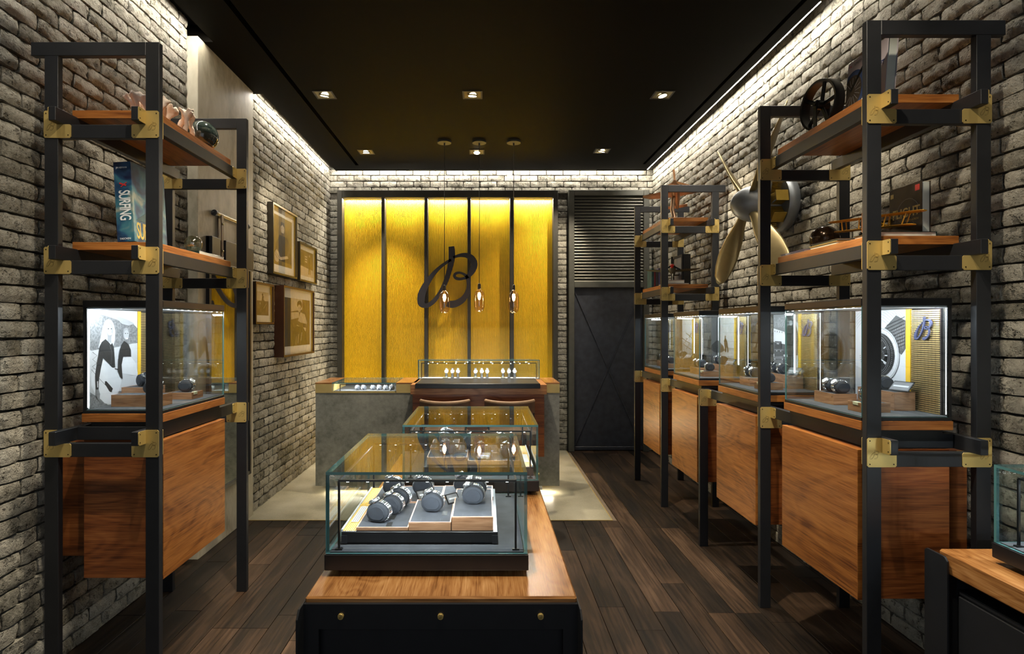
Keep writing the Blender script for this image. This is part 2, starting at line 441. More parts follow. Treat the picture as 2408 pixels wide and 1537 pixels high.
def emblem(mb, fn, height, d0, d1, sub=3, grow=0.0):
    """emblem centred on 0,0; fn(u, v, depth)"""
    k = height/1255.0
    for S in (S1, S2):
        P_ = [((x-784)*k, -(y-772)*k, (wd+grow)*k) for x, y, wd in smooth_path(S, sub)]
        L, Rr = [], []
        for i, (x, y, wd) in enumerate(P_):
            a = P_[max(i-1, 0)]; b = P_[min(i+1, len(P_)-1)]
            dx, dy = b[0]-a[0], b[1]-a[1]; n = math.hypot(dx, dy) or 1
            L.append((x-dy/n*wd/2, y+dx/n*wd/2)); Rr.append((x+dy/n*wd/2, y-dx/n*wd/2))
        n = len(P_); vs = []
        for q in (L, Rr):
            for d in (d0, d1): vs += [fn(u, v, d) for u, v in q]
        fs = []
        for i in range(n-1):
            fs += [(i+n, i+1+n, 3*n+i+1, 3*n+i), (i, i+n, i+n+1, i+1) if True else None, (2*n+i, 2*n+i+1, 3*n+i+1, 3*n+i)]
            fs.append((i, i+1, 2*n+i+1, 2*n+i))
        fs += [(0, n, 3*n, 2*n), (n-1, 3*n-1, 4*n-1, 2*n-1)]
        mb.add(vs, fs)
    return mb

# ================================================================== SETTING
BACK = 7.40; XL = -2.055; XLF = -2.015; XR = 2.185; H = 3.60; Y0 = -2.0
PIER0, PIER1, PIERX = 3.916, 4.85, -1.972
# floor
fl = MB().box(-2.3, 2.5, Y0, 7.6, -.12, -.012).build('floor', 'plank_joint'); tag(fl, 'dark brown oak plank floor laid along the shop', 'floor', kind='structure')
pv = []
for k in range(6):
    L_ = 1.35
    b = MB().box(-.0735, .0735, -L_/2+.0015, L_/2-.0015, -.014, 0); me = b.mesh('plank', 'plank', bevel=.0012); pv.append(me)
x = -2.2; row = 0
cnt = 0
while x < 2.35:
    off = rnd.uniform(-1.35, 0); y = .4+off
    while y < 7.5:
        cx, cyy = x+.075, y+.675
        if not (cx < 1.0 and y > 4.72) and cyy+.67 > .5:
            # plank cut where it meets the pale inset
            y1 = y+1.35; 
            if cx < 1.05 and y1 > 4.715:
                if y < 4.7:
                    o = MB().box(x+.0015, x+.1485, y+.0015, 4.713, -.014, 0).build('plank', 'plank', fl, bevel=.0012)
            elif y1 > BACK:
                o = MB().box(x+.0015, x+.1485, y+.0015, BACK-.001, -.014, 0).build('plank', 'plank', fl, bevel=.0012)
            else:
                o = place(pv[rnd.randrange(6)], 'plank', fl); o.location = (cx, cyy, 0)
            cnt += 1
        y += 1.35
    x += .15
ins = MB().box(-2.03, 1.0525, 4.717, BACK, -.012, .002).build('floor', 'terrazzo'); tag(ins, 'pale beige stone inset in the floor under the counter', 'floor', kind='structure')
t1 = MB().box(-2.03, 1.0585, 4.711, 4.717, -.012, .004).box(1.0525, 1.0585, 4.717, BACK, -.012, .004).build('trim_1', 'brass')
tag(t1, 'thin brass strip edging the beige floor inset', 'trim', kind='structure')

# bricks ---------------------------------------------------------
BL, BH, BT = .2065, .0695, .03
def brick_mesh(L, seed, nu=7, nv=3):
    r = random.Random(seed); vs = []; fs = []
    def idx(i, j): return j*(nu+1)+i
    off = r.random()*50
    for j in range(nv+1):
        for i in range(nu+1):
            u = i/nu-.5; v = j/nv-.5
            x = u*L; z = v*BH; edge = i in (0, nu) or j in (0, nv); corner = i in (0, nu) and j in (0, nv)
            nz = noise.noise(Vector((x*14+off, z*30, seed))); n2 = noise.noise(Vector((x*34, z*60+off, seed*2)))
            y = BT+nz*.005+n2*.004
            if edge: y -= .0015+abs(n2)*.010; x *= 1-.02*abs(n2); z *= 1-.12*abs(nz)
            if corner: y -= .003; x *= .988; z *= .93
            vs.append((x, y, z))
    for j in range(nv):
        for i in range(nu): fs.append((idx(i, j), idx(i, j+1), idx(i+1, j+1), idx(i+1, j)))
    ring = [idx(i, 0) for i in range(nu+1)]+[idx(nu, j) for j in range(1, nv+1)]+[idx(i, nv) for i in range(nu-1, -1, -1)]+[idx(0, j) for j in range(nv-1, 0, -1)]
    n0 = len(vs)
    for k in ring: vs.append((vs[k][0]*1.005, 0, vs[k][2]*1.01))
    m_ = len(ring)
    for k in range(m_): fs.append((ring[k], n0+k, n0+(k+1) % m_, ring[(k+1) % m_]) if False else (ring[k], ring[(k+1) % m_], n0+(k+1) % m_, n0+k))
    me = bpy.data.meshes.new('brick'); me.from_pydata(vs, [], fs); me.materials.append(MATS['brick'])
    bm = bmesh.new(); bm.from_mesh(me); bmesh.ops.recalc_face_normals(bm, faces=bm.faces)
    # front faces must look along +y
    bm.faces.ensure_lookup_table()
    if bm.faces[nu].normal.y < 0: bmesh.ops.reverse_faces(bm, faces=bm.faces)
    bm.to_mesh(me); bm.free()
    me.polygons.foreach_set('use_smooth', [True]*len(me.polygons)); me.set_sharp_from_angle(angle=R(42))
    return me
FULL = [brick_mesh(BL, s) for s in range(14)]
PITCH = .2165; COURSE = .0775
def inframe(p):
    if p[1] < .3: return False
    x = VX+p[0]*F/p[1]; y = VY-(p[2]-CH)*F/p[1]
    return -60 < x < 2470 and -60 < y < 1600
def brick_wall(wall, origin, udir, length, rot, z1, skip=None, seed=1, vis=None, extra=None):
    """bricks on a plane starting at origin, running along udir"""
    r = random.Random(seed); items = []
    O = Vector(origin); U = Vector(udir)
    n = int(z1/COURSE)+1
    for j in range(n):
        z = (j+.5)*COURSE
        if z > z1-.01: break
        s = -(.5*PITCH if j % 2 else 0)+r.uniform(-.012, .012)
        while s < length-.02:
            a = max(s, 0); b = min(s+PITCH, length)
            if b-a > .045:
                items.append((O+U*((a+b)/2)+Vector((0, 0, z+r.uniform(-.002, .002))), (b-a-(PITCH-BL))/BL))
            s += PITCH
    keep = []
    for p, sc_ in items+(extra or []):
        if skip and (p, sc_) in items and skip(p, sc_): continue
        score = (1/max(p.y, .5))*(1 if inframe(p) else .001)*(vis(p) if vis else 1)
        keep.append((score, p, sc_))
    keep.sort(key=lambda q: -q[0])
    for score, p, sc_ in keep[:300]:
        o = place(r.choice(FULL), 'brick', wall); o.location = p; o.scale = (sc_, 1, r.uniform(.96, 1.03))
        o.rotation_euler = (r.uniform(-.012, .012), r.uniform(-.006, .006), rot)
    rest = keep[300:]
    if rest:
        V, Fc = [], []; base = 0
        arrs = [(np.array([v.co[:] for v in me.vertices]), [tuple(p.vertices) for p in me.polygons]) for me in FULL]
        c_, s_ = math.cos(rot), math.sin(rot)
        for score, p, sc_ in rest:
            va, fa = r.choice(arrs); q = va*np.array([sc_, 1, 1])
            t = r.uniform(-.006, .006)
            q = np.stack([q[:, 0], q[:, 1]+r.uniform(-.003, .003), q[:, 2]+t*q[:, 0]], 1)
            wv = np.stack([q[:, 0]*c_-q[:, 1]*s_+p.x, q[:, 0]*s_+q[:, 1]*c_+p.y, q[:, 2]+p.z], 1)
            V.append(wv); Fc += [tuple(i+base for i in f) for f in fa]; base += len(va)
        me = bpy.data.meshes.new('brick'); me.from_pydata(np.concatenate(V).tolist(), [], Fc); me.materials.append(MATS['brick'])
        me.polygons.foreach_set('use_smooth', [True]*len(me.polygons)); me.update(); me.set_sharp_from_angle(angle=R(42))
        o = place(me, 'brick', wall); o['kind'] = 'stuff'

wl = MB().box(-2.3, XL-.012, Y0, PIER0, 0, 3.75).build('wall_left', 'mortar'); tag(wl, 'near left wall of rough grey brick behind the tall stand', 'wall', kind='structure')
brick_wall(wl, (XL-.014, 1.1, 0), (0, 1, 0), PIER0-1.1, R(-90), 3.74, seed=3)
wlf = MB().box(-2.3, XLF-.012, PIER1, BACK+.1, 0, 3.75).build('wall_left', 'mortar'); tag(wlf, 'far left wall of pale grey brick carrying the four framed photographs', 'wall', kind='structure')
brick_wall(wlf, (XLF-.014, PIER1, 0), (0, 1, 0), BACK-PIER1, R(-90), 3.74, seed=4)
pier = MB().box(-2.3, PIERX, PIER0, PIER1, 0, 3.6).build('wall_left', 'plaster', bevel=.003); tag(pier, 'plastered beige pier dividing the left brick wall', 'wall', kind='structure')
wr = MB().box(XR+.012, 2.45, Y0, BACK+.1, 0, 3.75).build('wall_right', 'mortar'); tag(wr, 'long right wall of rough grey brick behind the display stands', 'wall', kind='structure')
brick_wall(wr, (XR+.014, 1.1, 0), (0, 1, 0), BACK-1.1, R(90), 3.74, seed=5)
wb = MB().box(-2.3, 2.45, BACK+.012, BACK+.2, 0, 3.75).build('wall_back', 'mortar'); tag(wb, 'back wall of pale painted brick around the yellow screen', 'wall', kind='structure')
ex_ = []
for j_ in range(42):
    z_ = (j_+.5)*COURSE
    for a_, b_ in ((-2.015, -1.885), (.938, 1.073), (2.118, 2.17)):
        c_ = a_+(b_-a_)*(.5 if a_ < 2 else .5)
        ex_.append((Vector(((a_+b_)/2, BACK+.014, z_)), (b_-a_-.008)/BL))
def skipb(p, s_):
    hw = s_*BL/2
    return p.z < 3.27 or (p.z < 3.34 and (-1.9 < p.x+hw and p.x-hw < .95 or 1.06 < p.x+hw and p.x-hw < 2.13))
brick_wall(wb, (XLF, BACK+.014, 0), (1, 0, 0), XR-XLF, R(180), 3.74, skipb, 6, lambda p: 3 if p.z > 3.2 else 1, ex_)

# ceiling with light troughs along the walls
cl = MB()
cl.box(-2.3, 2.45, Y0, BACK+.2, 3.72, 3.85)                       # top of the troughs
cl.box(-1.908, -1.60, Y0, 7.30, H, 3.72).box(-1.60, -1.56, Y0, 7.05, 3.66, 3.72).box(-1.60, -1.56, 7.05, 7.30, H, 3.72)
cl.box(-1.56, 1.94, Y0, 7.30, H, 3.72).box(1.94, 1.972, Y0, 7.0, 3.66, 3.72).box(1.94, 1.972, 7.0, 7.30, H, 3.72).box(1.972, 2.062, Y0, 7.30, H, 3.72)
cl.box(-2.3, -1.908, 4.0, 4.895, H, 3.72)
ce = cl.build('ceiling', 'ceiling_black'); tag(ce, 'matt black ceiling with narrow slots and light troughs at the walls', 'ceiling', kind='structure')
bk = MB().box(-.96, 1.42, 7.235, 7.25, H-.003, H+.001).build('trim_2', 'ink'); tag(bk, 'thin dark air slot in the ceiling along the back wall', 'trim', kind='structure')

def led(path0, path1, width, face, label, mat='led_warm', group=None, n=22):
    mb = MB(); a = Vector(path0); b = Vector(path1)
    d = (b-a)/n; wv = Vector(width)
    for i in range(n):
        p, q = a+d*i, a+d*(i+1); vs = [p, q, q+wv, p+wv]
        mb.add(vs, [(0, 1, 2, 3)])
    me = mb.mesh('led_strip', mat, fix=False)
    nn = me.polygons[0].normal
    if nn.dot(Vector(face)) < 0: me.flip_normals()
    root = thing('led_strip', a, label, 'light', group)
    o = place(me, 'emitter', root)
    h = -Vector(face).normalized()*.006
    MB().add([a, b, b+wv, a+wv, a+h, b+h, b+wv+h, a+wv+h], [(4,5,6,7),(0,1,5,4),(1,2,6,5),(2,3,7,6),(3,0,4,7)]).build('housing', 'led_body', root)
    return root
led((2.064, 3.53, 3.610), (2.064, 7.28, 3.610), (.020, 0, .004), (.2, 0, -1), 'bright LED line in the ceiling edge above the right brick wall')
led((2.062, 1.2, 3.625), (2.062, 3.53, 3.625), (.008, 0, .004), (.2, 0, -1), 'nearer thin LED line above the right brick wall, running out of the frame')
led((-1.915, 4.93, 3.632), (-1.915, 7.28, 3.632), (-.012, 0, .006), (-.2, 0, -1), 'LED line in the trough above the framed photographs', n=14)
led((-1.915, 1.2, 3.632), (-1.915, 3.96, 3.632), (-.012, 0, .006), (-.2, 0, -1), 'LED line in the trough above the near left brick wall', n=14)
led((-1.9, 7.312, 3.640), (2.05, 7.312, 3.640), (0, .012, .005), (0, .2, -1), 'LED line in the trough along the back wall', n=16)

# ceiling downlights
def downlight(x, y, tilt, label):
    t = thing('ceiling_downlight', (x, y, H), label, 'ceiling light', 'square recessed downlights')
    s = .071
    mb = MB()
    for a, b, c, d in ((-s-.014, s+.014, -s-.014, -s), (-s-.014, s+.014, s, s+.014), (-s-.014, -s, -s, s), (s, s+.014, -s, s)):
        mb.box(x+a, x+b, y+c, y+d, H-.004, H+.001)
    mb.build('frame', 'ink', t)
    mb = MB()
    mb.box(x-s, x-s+.003, y-s, y+s, H-.003, H+.0005).box(x+s-.003, x+s, y-s, y+s, H-.003, H+.0005).box(x-s, x+s, y+s-.003, y+s, H-.003, H+.0005).box(x-s, x+s, y-s, y-s+.003, H-.003, H+.0005)
    mb.box(x-s, x+s, y-s, y+s, H-.0012, H+.0004)
    mb.build('reflector', 'brass_dull', t)
    mb = MB(); ax = Vector((tilt[0], tilt[1], -1)).normalized()
    mb.lathe([(.034, 0), (.044, .004), (.046, .010), (.036, .012)], (x, y, H), ax, 20, False); mb.build('lamp_ring', 'brass_dull', t, smooth=True)
    MB().lathe([(.001, .0125), (.034, .0128)], (x, y, H), ax, 20).build('lamp_face', 'lamp_face', t)
plain('brass_dull', (.30, .26, .14), .3, .7)
names = ['left one of the nearer row, above the pier corner', 'middle one of the nearer row', 'right one of the nearer row, near the long LED line',
         'left one of the farther row', 'middle one of the farther row, between the pendant canopies', 'right one of the farther row, in front of the louvred door']
for i in range(6):
    x, y, tg = SPOTS[i]
    downlight(x, y, ((tg[0]-x)*.3, (tg[1]-y)*.3), 'small square ceiling spotlight, '+names[i])

# ------------------------------------------------------------------ back: yellow screen, louvre, door
ys = thing('yellow_screen', (-.48, 7.3, 0), 'tall illuminated yellow ribbed screen in a black frame on the back wall', 'wall panel')
PY0, PY1 = 7.25, 7.41
xs_open = [(-1.8155, -1.317), (-1.2735, -.7705), (-.7265, -.2220), (-.180, .321), (.373, .871)]
fr = MB().box(-1.879, -1.8155, PY0, PY1, .0, 3.34).box(.871, .932, PY0, PY1, 0, 3.34).box(-1.8155, .871, PY0, PY1, 3.247, 3.34)
fr.build('frame', 'bar_metal', ys, bevel=.003)
for (a, b), (c, d) in zip(xs_open[:-1], xs_open[1:]):
    MB().box(b, c, PY0+.004, PY1, .0, 3.247).build('bar', 'bar_metal', ys, bevel=.002)
for a, b in xs_open:
    mb = MB(); mb.mat(1).box(a, b, 7.372, 7.382, 0, 3.247); mb.mat(0)
    n = 31; pw = (b-a)/n
    for i in range(n):
        x0 = a+i*pw; mb.box(x0+.003, x0+pw-.0035, 7.360, 7.373, 0, 3.247)
    z = .9
    o = mb.build('ribbed_panel', ['yellow_rib', 'yellow_back'], ys, fix=False)
    lamp('AREA', ((a+b)/2, 7.312, 3.24), ((a+b)/2, 7.336, 2.6), E_YEL*4.2, (1, .93, .78), shape='RECTANGLE', size=b-a-.02, size_y=.05)
    MB().box(a+.01, b-.01, 7.285, 7.340, 3.2415, 3.2465).build('light_housing', 'led_body', ys)
    lamp('AREA', ((a+b)/2, 7.305, .35), ((a+b)/2, 7.345, 1.4), E_YEL*3.0, (1, .88, .66), shape='RECTANGLE', size=b-a-.02, size_y=.05)  # unseen uplight added behind the counter to brighten the lower screen
fnB = lambda u, v, d: (onY(1051.9, 650.4, 7.2)[0]+u, 7.2+d, onY(1051.9, 650.4, 7.2)[2]+v)
em = emblem(MB(), fnB, .79, .03, 0.0, 5).build('wall_emblem', 'logo_slate'); tag(em, 'large dark script letter mounted on the yellow screen', 'sign')
for dx, dz in ((-.3, -.28), (.07, .3), (.12, -.32)):
    mb = MB().lathe([(.01, 0), (.01, .13)], (fnB(dx, dz, 0)[0], 7.225, fnB(dx, dz, 0)[2]), (0, 1, 0), 8); mb.build('fixing_pin', 'logo_slate', em)

DX0, DX1, DI0, DI1 = 1.078, 2.112, 1.151, 2.04
dr = thing('door_1', (1.6, 7.35, 0), 'dark metal door with crossed braces under a louvred panel', 'door'); dr['kind'] = 'structure'
MB().box(DX0, DI0, 7.31, 7.42, 0, 3.358).box(DI1, DX1, 7.31, 7.42, 0, 3.358).box(DI0, DI1, 7.31, 7.42, 3.287, 3.358).box(DI0, DI1, 7.315, 7.42, 2.107, 2.178).build('door_frame', 'door_frame_metal', dr, bevel=.004)
MB().box(DI0, DI1, 7.405, 7.415, 2.178, 3.287).build('louvre_backing', 'ink', dr)
for i in range(28):
    z = 2.197+i*.0394
    pr = []
    for k in range(6):
        t = k/5; pr.append((7.335+.035*t, z-.012+.028*t**1.8))
    poly = pr+[(y+.0012, zz+.004) for y, zz in reversed(pr)]
    mb = MB().prism(poly, DI0, DI1, lambda u, v, d: (d, u, v)); mb.build('slat', 'louvre_metal', dr)
leaf = MB().box(DI0, DI1, 7.375, 7.41, .012, 2.107).build('door_leaf', 'door_metal', dr)
MB().box(DI0, DI1, 7.362, 7.376, .012, .055).build('bottom_rail', 'door_metal', dr, bevel=.003)
MB().bar((DI0+.01, 7.368, 2.06), (DI1-.01, 7.368, .06), .014, .014, (0, 1, 0)).build('brace', 'door_metal', dr, bevel=.002)
MB().bar((DI1-.01, 7.366, 2.06), (DI0+.01, 7.366, .06), .014, .014, (0, 1, 0)).build('brace', 'door_metal', dr, bevel=.002)

# ------------------------------------------------------------------ pendants
def pendant(x, zc, label):
    Y = 6.134
    t = thing('pendant_lamp', (x, Y, H), label, 'pendant lamp', 'pendant lamps over the counter')
    MB().lathe([(.075, 0), (.075, -.022), (.001, -.0225)], (x, Y, H), (0, 0, 1), 28).build('canopy', 'bar_metal', t, smooth=True)
    MB().lathe([(.008, -.022), (.008, -.05)], (x, Y, H), (0, 0, 1), 10).build('cord_grip', 'ink', t, smooth=True)
    MB().tube([(x, Y, H-.03), (x+.001, Y, 2.8), (x, Y, zc+.04)], .0032, 6).build('cord', 'ink', t, smooth=True)
    MB().lathe([(.004, .048), (.012, .044), (.0165, .03), (.017, -.012), (.013, -.016)], (x, Y, zc), (0, 0, 1), 16).build('socket', 'bar_metal', t, smooth=True)
    pr = [(.018, -.010), (.022, -.022), (.040, -.036), (.053, -.056), (.0575, -.085), (.0575, -.195), (.053, -.222), (.042, -.245), (.030, -.256), (.001, -.258)]
    MB().lathe(pr, (x, Y, zc), (0, 0, 1), 28).build('glass_shade', 'smoked_glass', t, smooth='all')
    MB().lathe([(.002, -.05), (.010, -.06), (.0135, -.08), (.0135, -.11), (.009, -.125), (.002, -.13)], (x, Y, zc), (0, 0, 1), 14).build('bulb', 'filament', t, smooth=True)
    MB().lathe([(.009, -.016), (.009, -.05)], (x, Y, zc), (0, 0, 1), 10).build('bulb_base', 'brass', t, smooth=True)
    MB().tube([(x, Y, zc-.13), (x, Y, zc-.2)], .004, 6).build('glass_stem', 'brass_dull', t)
    lamp('POINT', (x, Y, zc-.09), (x, Y, 0), 2.2, (1, .66, .36), shadow_soft_size=.02)
pendant(-.4345, 2.005, 'left amber glass pendant lamp on a thin black cord, in front of the letter')
pendant(-.0595, 2.022, 'middle amber glass pendant lamp on a thin black cord')
pendant(.3115, 2.008, 'right amber glass pendant lamp on a thin black cord')

# ------------------------------------------------------------------ panes and glass boxes
def pane(mb, x0, x1, y0, y1, z0, z1):
    """box whose two large faces are glass (slot 0) and whose edges are green (slot 1)"""
    d = (x1-x0, y1-y0, z1-z0); ax = d.index(min(d)); b = len(mb.f); mb.box(x0, x1, y0, y1, z0, z1)
    order = [2, 2, 1, 0, 1, 0]
    for k in range(6): mb.mi[b+k] = 0 if order[k] == ax else 1
    return mb

# ------------------------------------------------------------------ watches
def prof(t, gx=.042, gz=.035):
    x = gx*math.cos(t)*(1-.06*math.sin(t)); z = gz+gz*math.sin(t)
    return (x, max(z, .003))
def make_cushion():
    t = thing('watch_cushion', (0, 0, 0), 'dark grey suede watch cushion', 'cushion')
    n = 22; vs = []; fs = []
    sl = [(-.028, .88), (-.026, .97), (-.021, 1.0), (.021, 1.0), (.026, .97), (.028, .88)]
    for y, s_ in sl:
        for k in range(n):
            x, z = prof(2*PI*k/n); vs.append((x*s_, y, .035+(z-.035)*s_))
    for i in range(len(sl)-1):
        for k in range(n): fs.append((i*n+k, i*n+(k+1) % n, (i+1)*n+(k+1) % n, (i+1)*n+k))
    fs += [tuple(range(n)), tuple((len(sl)-1)*n+k for k in range(n-1, -1, -1))]
    MB().add(vs, fs).build('roll', 'cushion_grey', t, smooth=True)
    for s in (-1, 1):
        vs = []; 
        for y, q in ((.0275, .74), (.0300, .72), (.0300, .68)):
            for k in range(n):
                x, z = prof(2*PI*k/n); vs.append((x*q, s*y, .035+(z-.035)*q))
        fs = [(i*n+k, i*n+(k+1) % n, (i+1)*n+(k+1) % n, (i+1)*n+k) for i in range(2) for k in range(n)]+[tuple(2*n+k for k in range(n))]
        MB().add(vs, fs).build('end_panel', 'cushion_grey', t, smooth=True)
    register(t); return t
def make_watch(theta, dial='dial_white', strap='steel'):
    """theta: angle on the roll where the dial sits (90 deg = top)"""
    t = thing('wristwatch', (0, 0, 0), 'steel wristwatch', 'watch')
    N = 34; mb = MB()
    for k in range(N):
        a = 2*PI*k/N
        if abs((a-theta+PI) % (2*PI)-PI) < .45: continue
        x, z = prof(a, .0445, .0375)
        if z < .006: continue
        nx, nz = math.cos(a), math.sin(a)
        rot = Matrix(((-nz, 0, nx), (0, 1, 0), (nx, 0, nz)))
        for yy, wd in ((-.0088, .0078), (0, .0086), (.0088, .0078)):
            mb.mat(0 if yy else 1).obox((x, yy, z-.0012), (.0060, wd-.0006, .0030+(.0012 if yy == 0 else 0)), rot)
    mb.build('bracelet', [strap, 'chrome'], t, bevel=.0006)
    x, z = prof(theta, .0455, .0385); nx, nz = math.cos(theta), math.sin(theta); c = Vector((x, 0, z)); ax = Vector((nx, 0, nz))
    MB().lathe([(.017, -.004), (.021, -.002), (.0215, .004), (.0195, .0075), (.0185, .0082), (.0172, .0062)], c, ax, 20, False).build('watch_case', 'steel', t, smooth=True)
    MB().lathe([(.0005, .0066), (.0176, .0066)], c, ax, 20).build('dial', dial, t)
    tx = Vector((-nz, 0, nx))
    MB().bar(c+ax*.0072, c+ax*.0072+tx*.012, .0012, .0004, ax).bar(c+ax*.0072, c+ax*.0072+Vector((0, .009, 0))+tx*.002, .0014, .0004, ax).build('hands', 'dial_black' if dial == 'dial_white' else 'dial_white', t)
    mb = MB()
    for o_, r_ in ((0, .003), (.010, .0022), (-.010, .0022)):
        mb.tube([c+Vector((0, -.020, 0))+tx*o_+ax*.002, c+Vector((0, -.0255, 0))+tx*o_+ax*.002], r_, 8)
    mb.build('crown', 'steel', t)
    register(t); return t
CUSH = make_cushion()
WA = {('L', 'w'): make_watch(R(118)), ('L', 'b'): make_watch(R(118), 'dial_black'), ('S', 'w'): make_watch(R(140)), ('S', 'b'): make_watch(R(138), 'dial_black'), ('R', 'w'): make_watch(R(42)), ('R', 'b'): make_watch(R(42), 'dial_black')}
USED = set()
def use(proto, loc, rz, label, group, scale=None):
    if proto not in USED:
        USED.add(proto); o = move(proto, loc, rz, label, group)
        if scale: o.scale = (scale,)*3
        return o
    return dup(proto, loc, rz, label, group, scale)
WN = {'w': 'white', 'b': 'black'}
def watch(kind, d, x, y, z, where, rz=0, sc_=1.0):
    use(CUSH, (x, y, z), rz, 'grey cushion '+where, 'cushions holding watches', sc_)
    use(WA[(kind, d)], (x, y, z), rz, '%s dialled watch %s' % (WN[d], where), 'steel watches on display', sc_)

# ------------------------------------------------------------------ glass cases on the tables
def tray_box(x0, x1, y0, y1, z0, z1, label, group, slots=()):
    t = thing('presentation_box', ((x0+x1)/2, (y0+y1)/2, z0), label, 'box', group)
    MB().box(x0, x1, y0, y1, z0, z1-.003).build('wooden_body', 'light_walnut_x', t, bevel=.0008)
    e = .004
    MB().box(x0, x1, y0, y0+e, z1-.003, z1).box(x0, x1, y1-e, y1, z1-.003, z1).box(x0, x0+e, y0+e, y1-e, z1-.003, z1).box(x1-e, x1, y0+e, y1-e, z1-.003, z1).build('rim', 'box_edge', t)
    MB().box(x0+e, x1-e, y0+e, y1-e, z1-.0035, z1-.0012).build('suede_top', 'suede_grey', t)
    for sx, sy, sw, sh in slots:
        MB().box(sx-sw/2, sx+sw/2, sy-sh/2, sy+sh/2, z1-.0015, z1-.0008).build('slot', 'ink', t)
    cx = (x0+x1)/2
    mb = MB()
    for s in (-1, 1): mb.box(cx+s*.035-.0005, cx+s*.035+.0005, y0+.012, y0+.04, z1-.0014, z1-.0009)
    mb.box(cx-.035, cx+.035, y0+.0115, y0+.0125, z1-.0014, z1-.0009); mb.build('seam', 'ink', t)
    return t
def glass_case(X0, X1, Ya, Yb, side, which):
    zb = .765
    t = thing('glass_case', ((X0+X1)/2, (Ya+Yb)/2, .75), which, 'display case')
    MB().box(X0+.05, X1-.05, Ya+.05, Yb-.05, .75, zb).build('foot', 'black_satin', t)
    # base with undercut
    vs = [(X0+.03, Ya+.03, zb-.008), (X1-.03, Ya+.03, zb-.008), (X1-.03, Yb-.03, zb-.008), (X0+.03, Yb-.03, zb-.008),
          (X0-.004, Ya-.004, zb+.006), (X1+.004, Ya-.004, zb+.006), (X1+.004, Yb+.004, zb+.006), (X0-.004, Yb+.004, zb+.006),
          (X0-.004, Ya-.004, .824), (X1+.004, Ya-.004, .824), (X1+.004, Yb+.004, .824), (X0-.004, Yb+.004, .824)]
    fs = [(0,3,2,1), (8,9,10,11)]+[(a+i, a+(i+1) % 4, a+4+(i+1) % 4, a+4+i) for a in (0, 4) for i in range(4)]
    MB().add(vs, fs).build('base', 'black_satin', t, bevel=.0015)
    MB().box(X0+.012, X1-.012, Ya+.012, Yb-.012, .824, .829).build('felt_floor', 'felt_grey', t)
    g = .010
    P4 = [(X0, X1, Ya, Ya+g), (X0, X1, Yb-g, Yb), (X0, X0+g, Ya+g, Yb-g), (X1-g, X1, Ya+g, Yb-g)]
    for a in P4: pane(MB(), *a, .826, 1.095).build('glass_pane', ['glass', 'glass_edge'], t)
    pane(MB(), X0, X1, Ya, Yb, 1.095, 1.105).build('glass_pane', ['glass', 'glass_edge'], t)
    # inner black light frame: two arches joined by rails
    fx0, fx1, fy0, fy1, zt = X0+.038, X1-.038, Ya+.030, Yb-.055, 1.068
    b = .007
    mb = MB()
    for y in (fy0, fy1):
        for x in (fx0, fx1):
            mb.box(x-b/2, x+b/2, y-b/2, y+b/2, .829, zt); mb.box(x-.012, x+.012, y-.008, y+.008, .829, .834)
        mb.box(fx0, fx1, y-b/2, y+b/2, zt-b/2, zt+b/2)
    for x in (fx0, fx1): mb.box(x-b/2, x+b/2, fy0, fy1, zt-b/2, zt+b/2)
    mb.build('light_frame', 'black_satin', t)
    for y in (fy0, fy1):
        for k in range(9):
            x = fx0+.03+(fx1-fx0-.06)*k/8
        mb = MB()
        for k in range(9):
            x = fx0+.03+(fx1-fx0-.06)*k/8; mb.box(x-.004, x+.004, y-.003, y+.003, zt-b/2-.0012, zt-b/2)
        mb.build('led_row', 'led_dot', t)
    cx = (X0+X1)/2
    for k in range(5):
        x = fx0+(fx1-fx0)*(.12+.19*k)
        lamp('AREA', (x, fy0+.008, 1.058), (x, fy0+.25, .87), E_CASE/5, COOL, shape='DISK', size=.010)
        lamp('AREA', (x, fy1-.008, 1.058), (x, fy1-.30, .87), E_CASE/5, COOL, shape='DISK', size=.010)
    # stepped tray
    if side == 'L': tx0, tx1 = X0+.035, X1-.099
    else: tx0, tx1 = X0+.096, X1-.017
    ty0, ty1 = Ya+.075, Yb-.09
    tr = thing('display_tray', ((tx0+tx1)/2, (ty0+ty1)/2, .829), 'black raised tray in the '+which.split(' standing')[0], 'tray')
    MB().box(tx0, tx1, ty0, ty1, .836, .874).box(tx0+.02, tx1-.02, ty0+.02, ty1-.02, .829, .836).build('tray_body', 'black_satin', tr, bevel=.001)
    mb = MB()
    for x in (tx0, tx1-.020):
        mb.box(x, x+.020, ty0-.002, ty0, .834, .862)
    mb.build('corner_plate', 'black_metal', tr)
    # ribbed yellow strip with white card
    if side == 'L': sx0, sx1 = tx0+.004, tx0+.050
    else: sx0, sx1 = tx1-.054, tx1-.008
    rl = (sx0-.006, sx0) if side == 'L' else (sx1, sx1+.006)
    MB().box(rl[0], rl[1], ty0+.002, ty1, .874, .882).build('side_rail', 'rail_white', tr)
    mb = MB(); mb.mat(0).box(sx0, sx1, ty0+.002, ty1, .874, .876); mb.mat(1)
    for k in range(7):
        x = sx0+.003+k*(sx1-sx0-.006)/6; mb.box(x-.0013, x+.0013, ty0+.002, ty1, .876, .8785)
    mb.build('ribbed_strip', ['rail_white', 'yellow_strip'], tr)
    cm = (sx0+sx1)/2
    card = MB().box(cm-.013, cm+.013, ty0+.09, ty0+.27, .8785, .8797).build('card', 'grey_9', tr)
    mb = MB()
    for k in range(12):
        y = ty0+.10+k*.014
        for j in range(3): mb.box(cm-.010+j*.0075, cm-.0055+j*.0075, y, y+.006, .8797, .8800)
    mb.build('card_print', 'grey_5', tr)
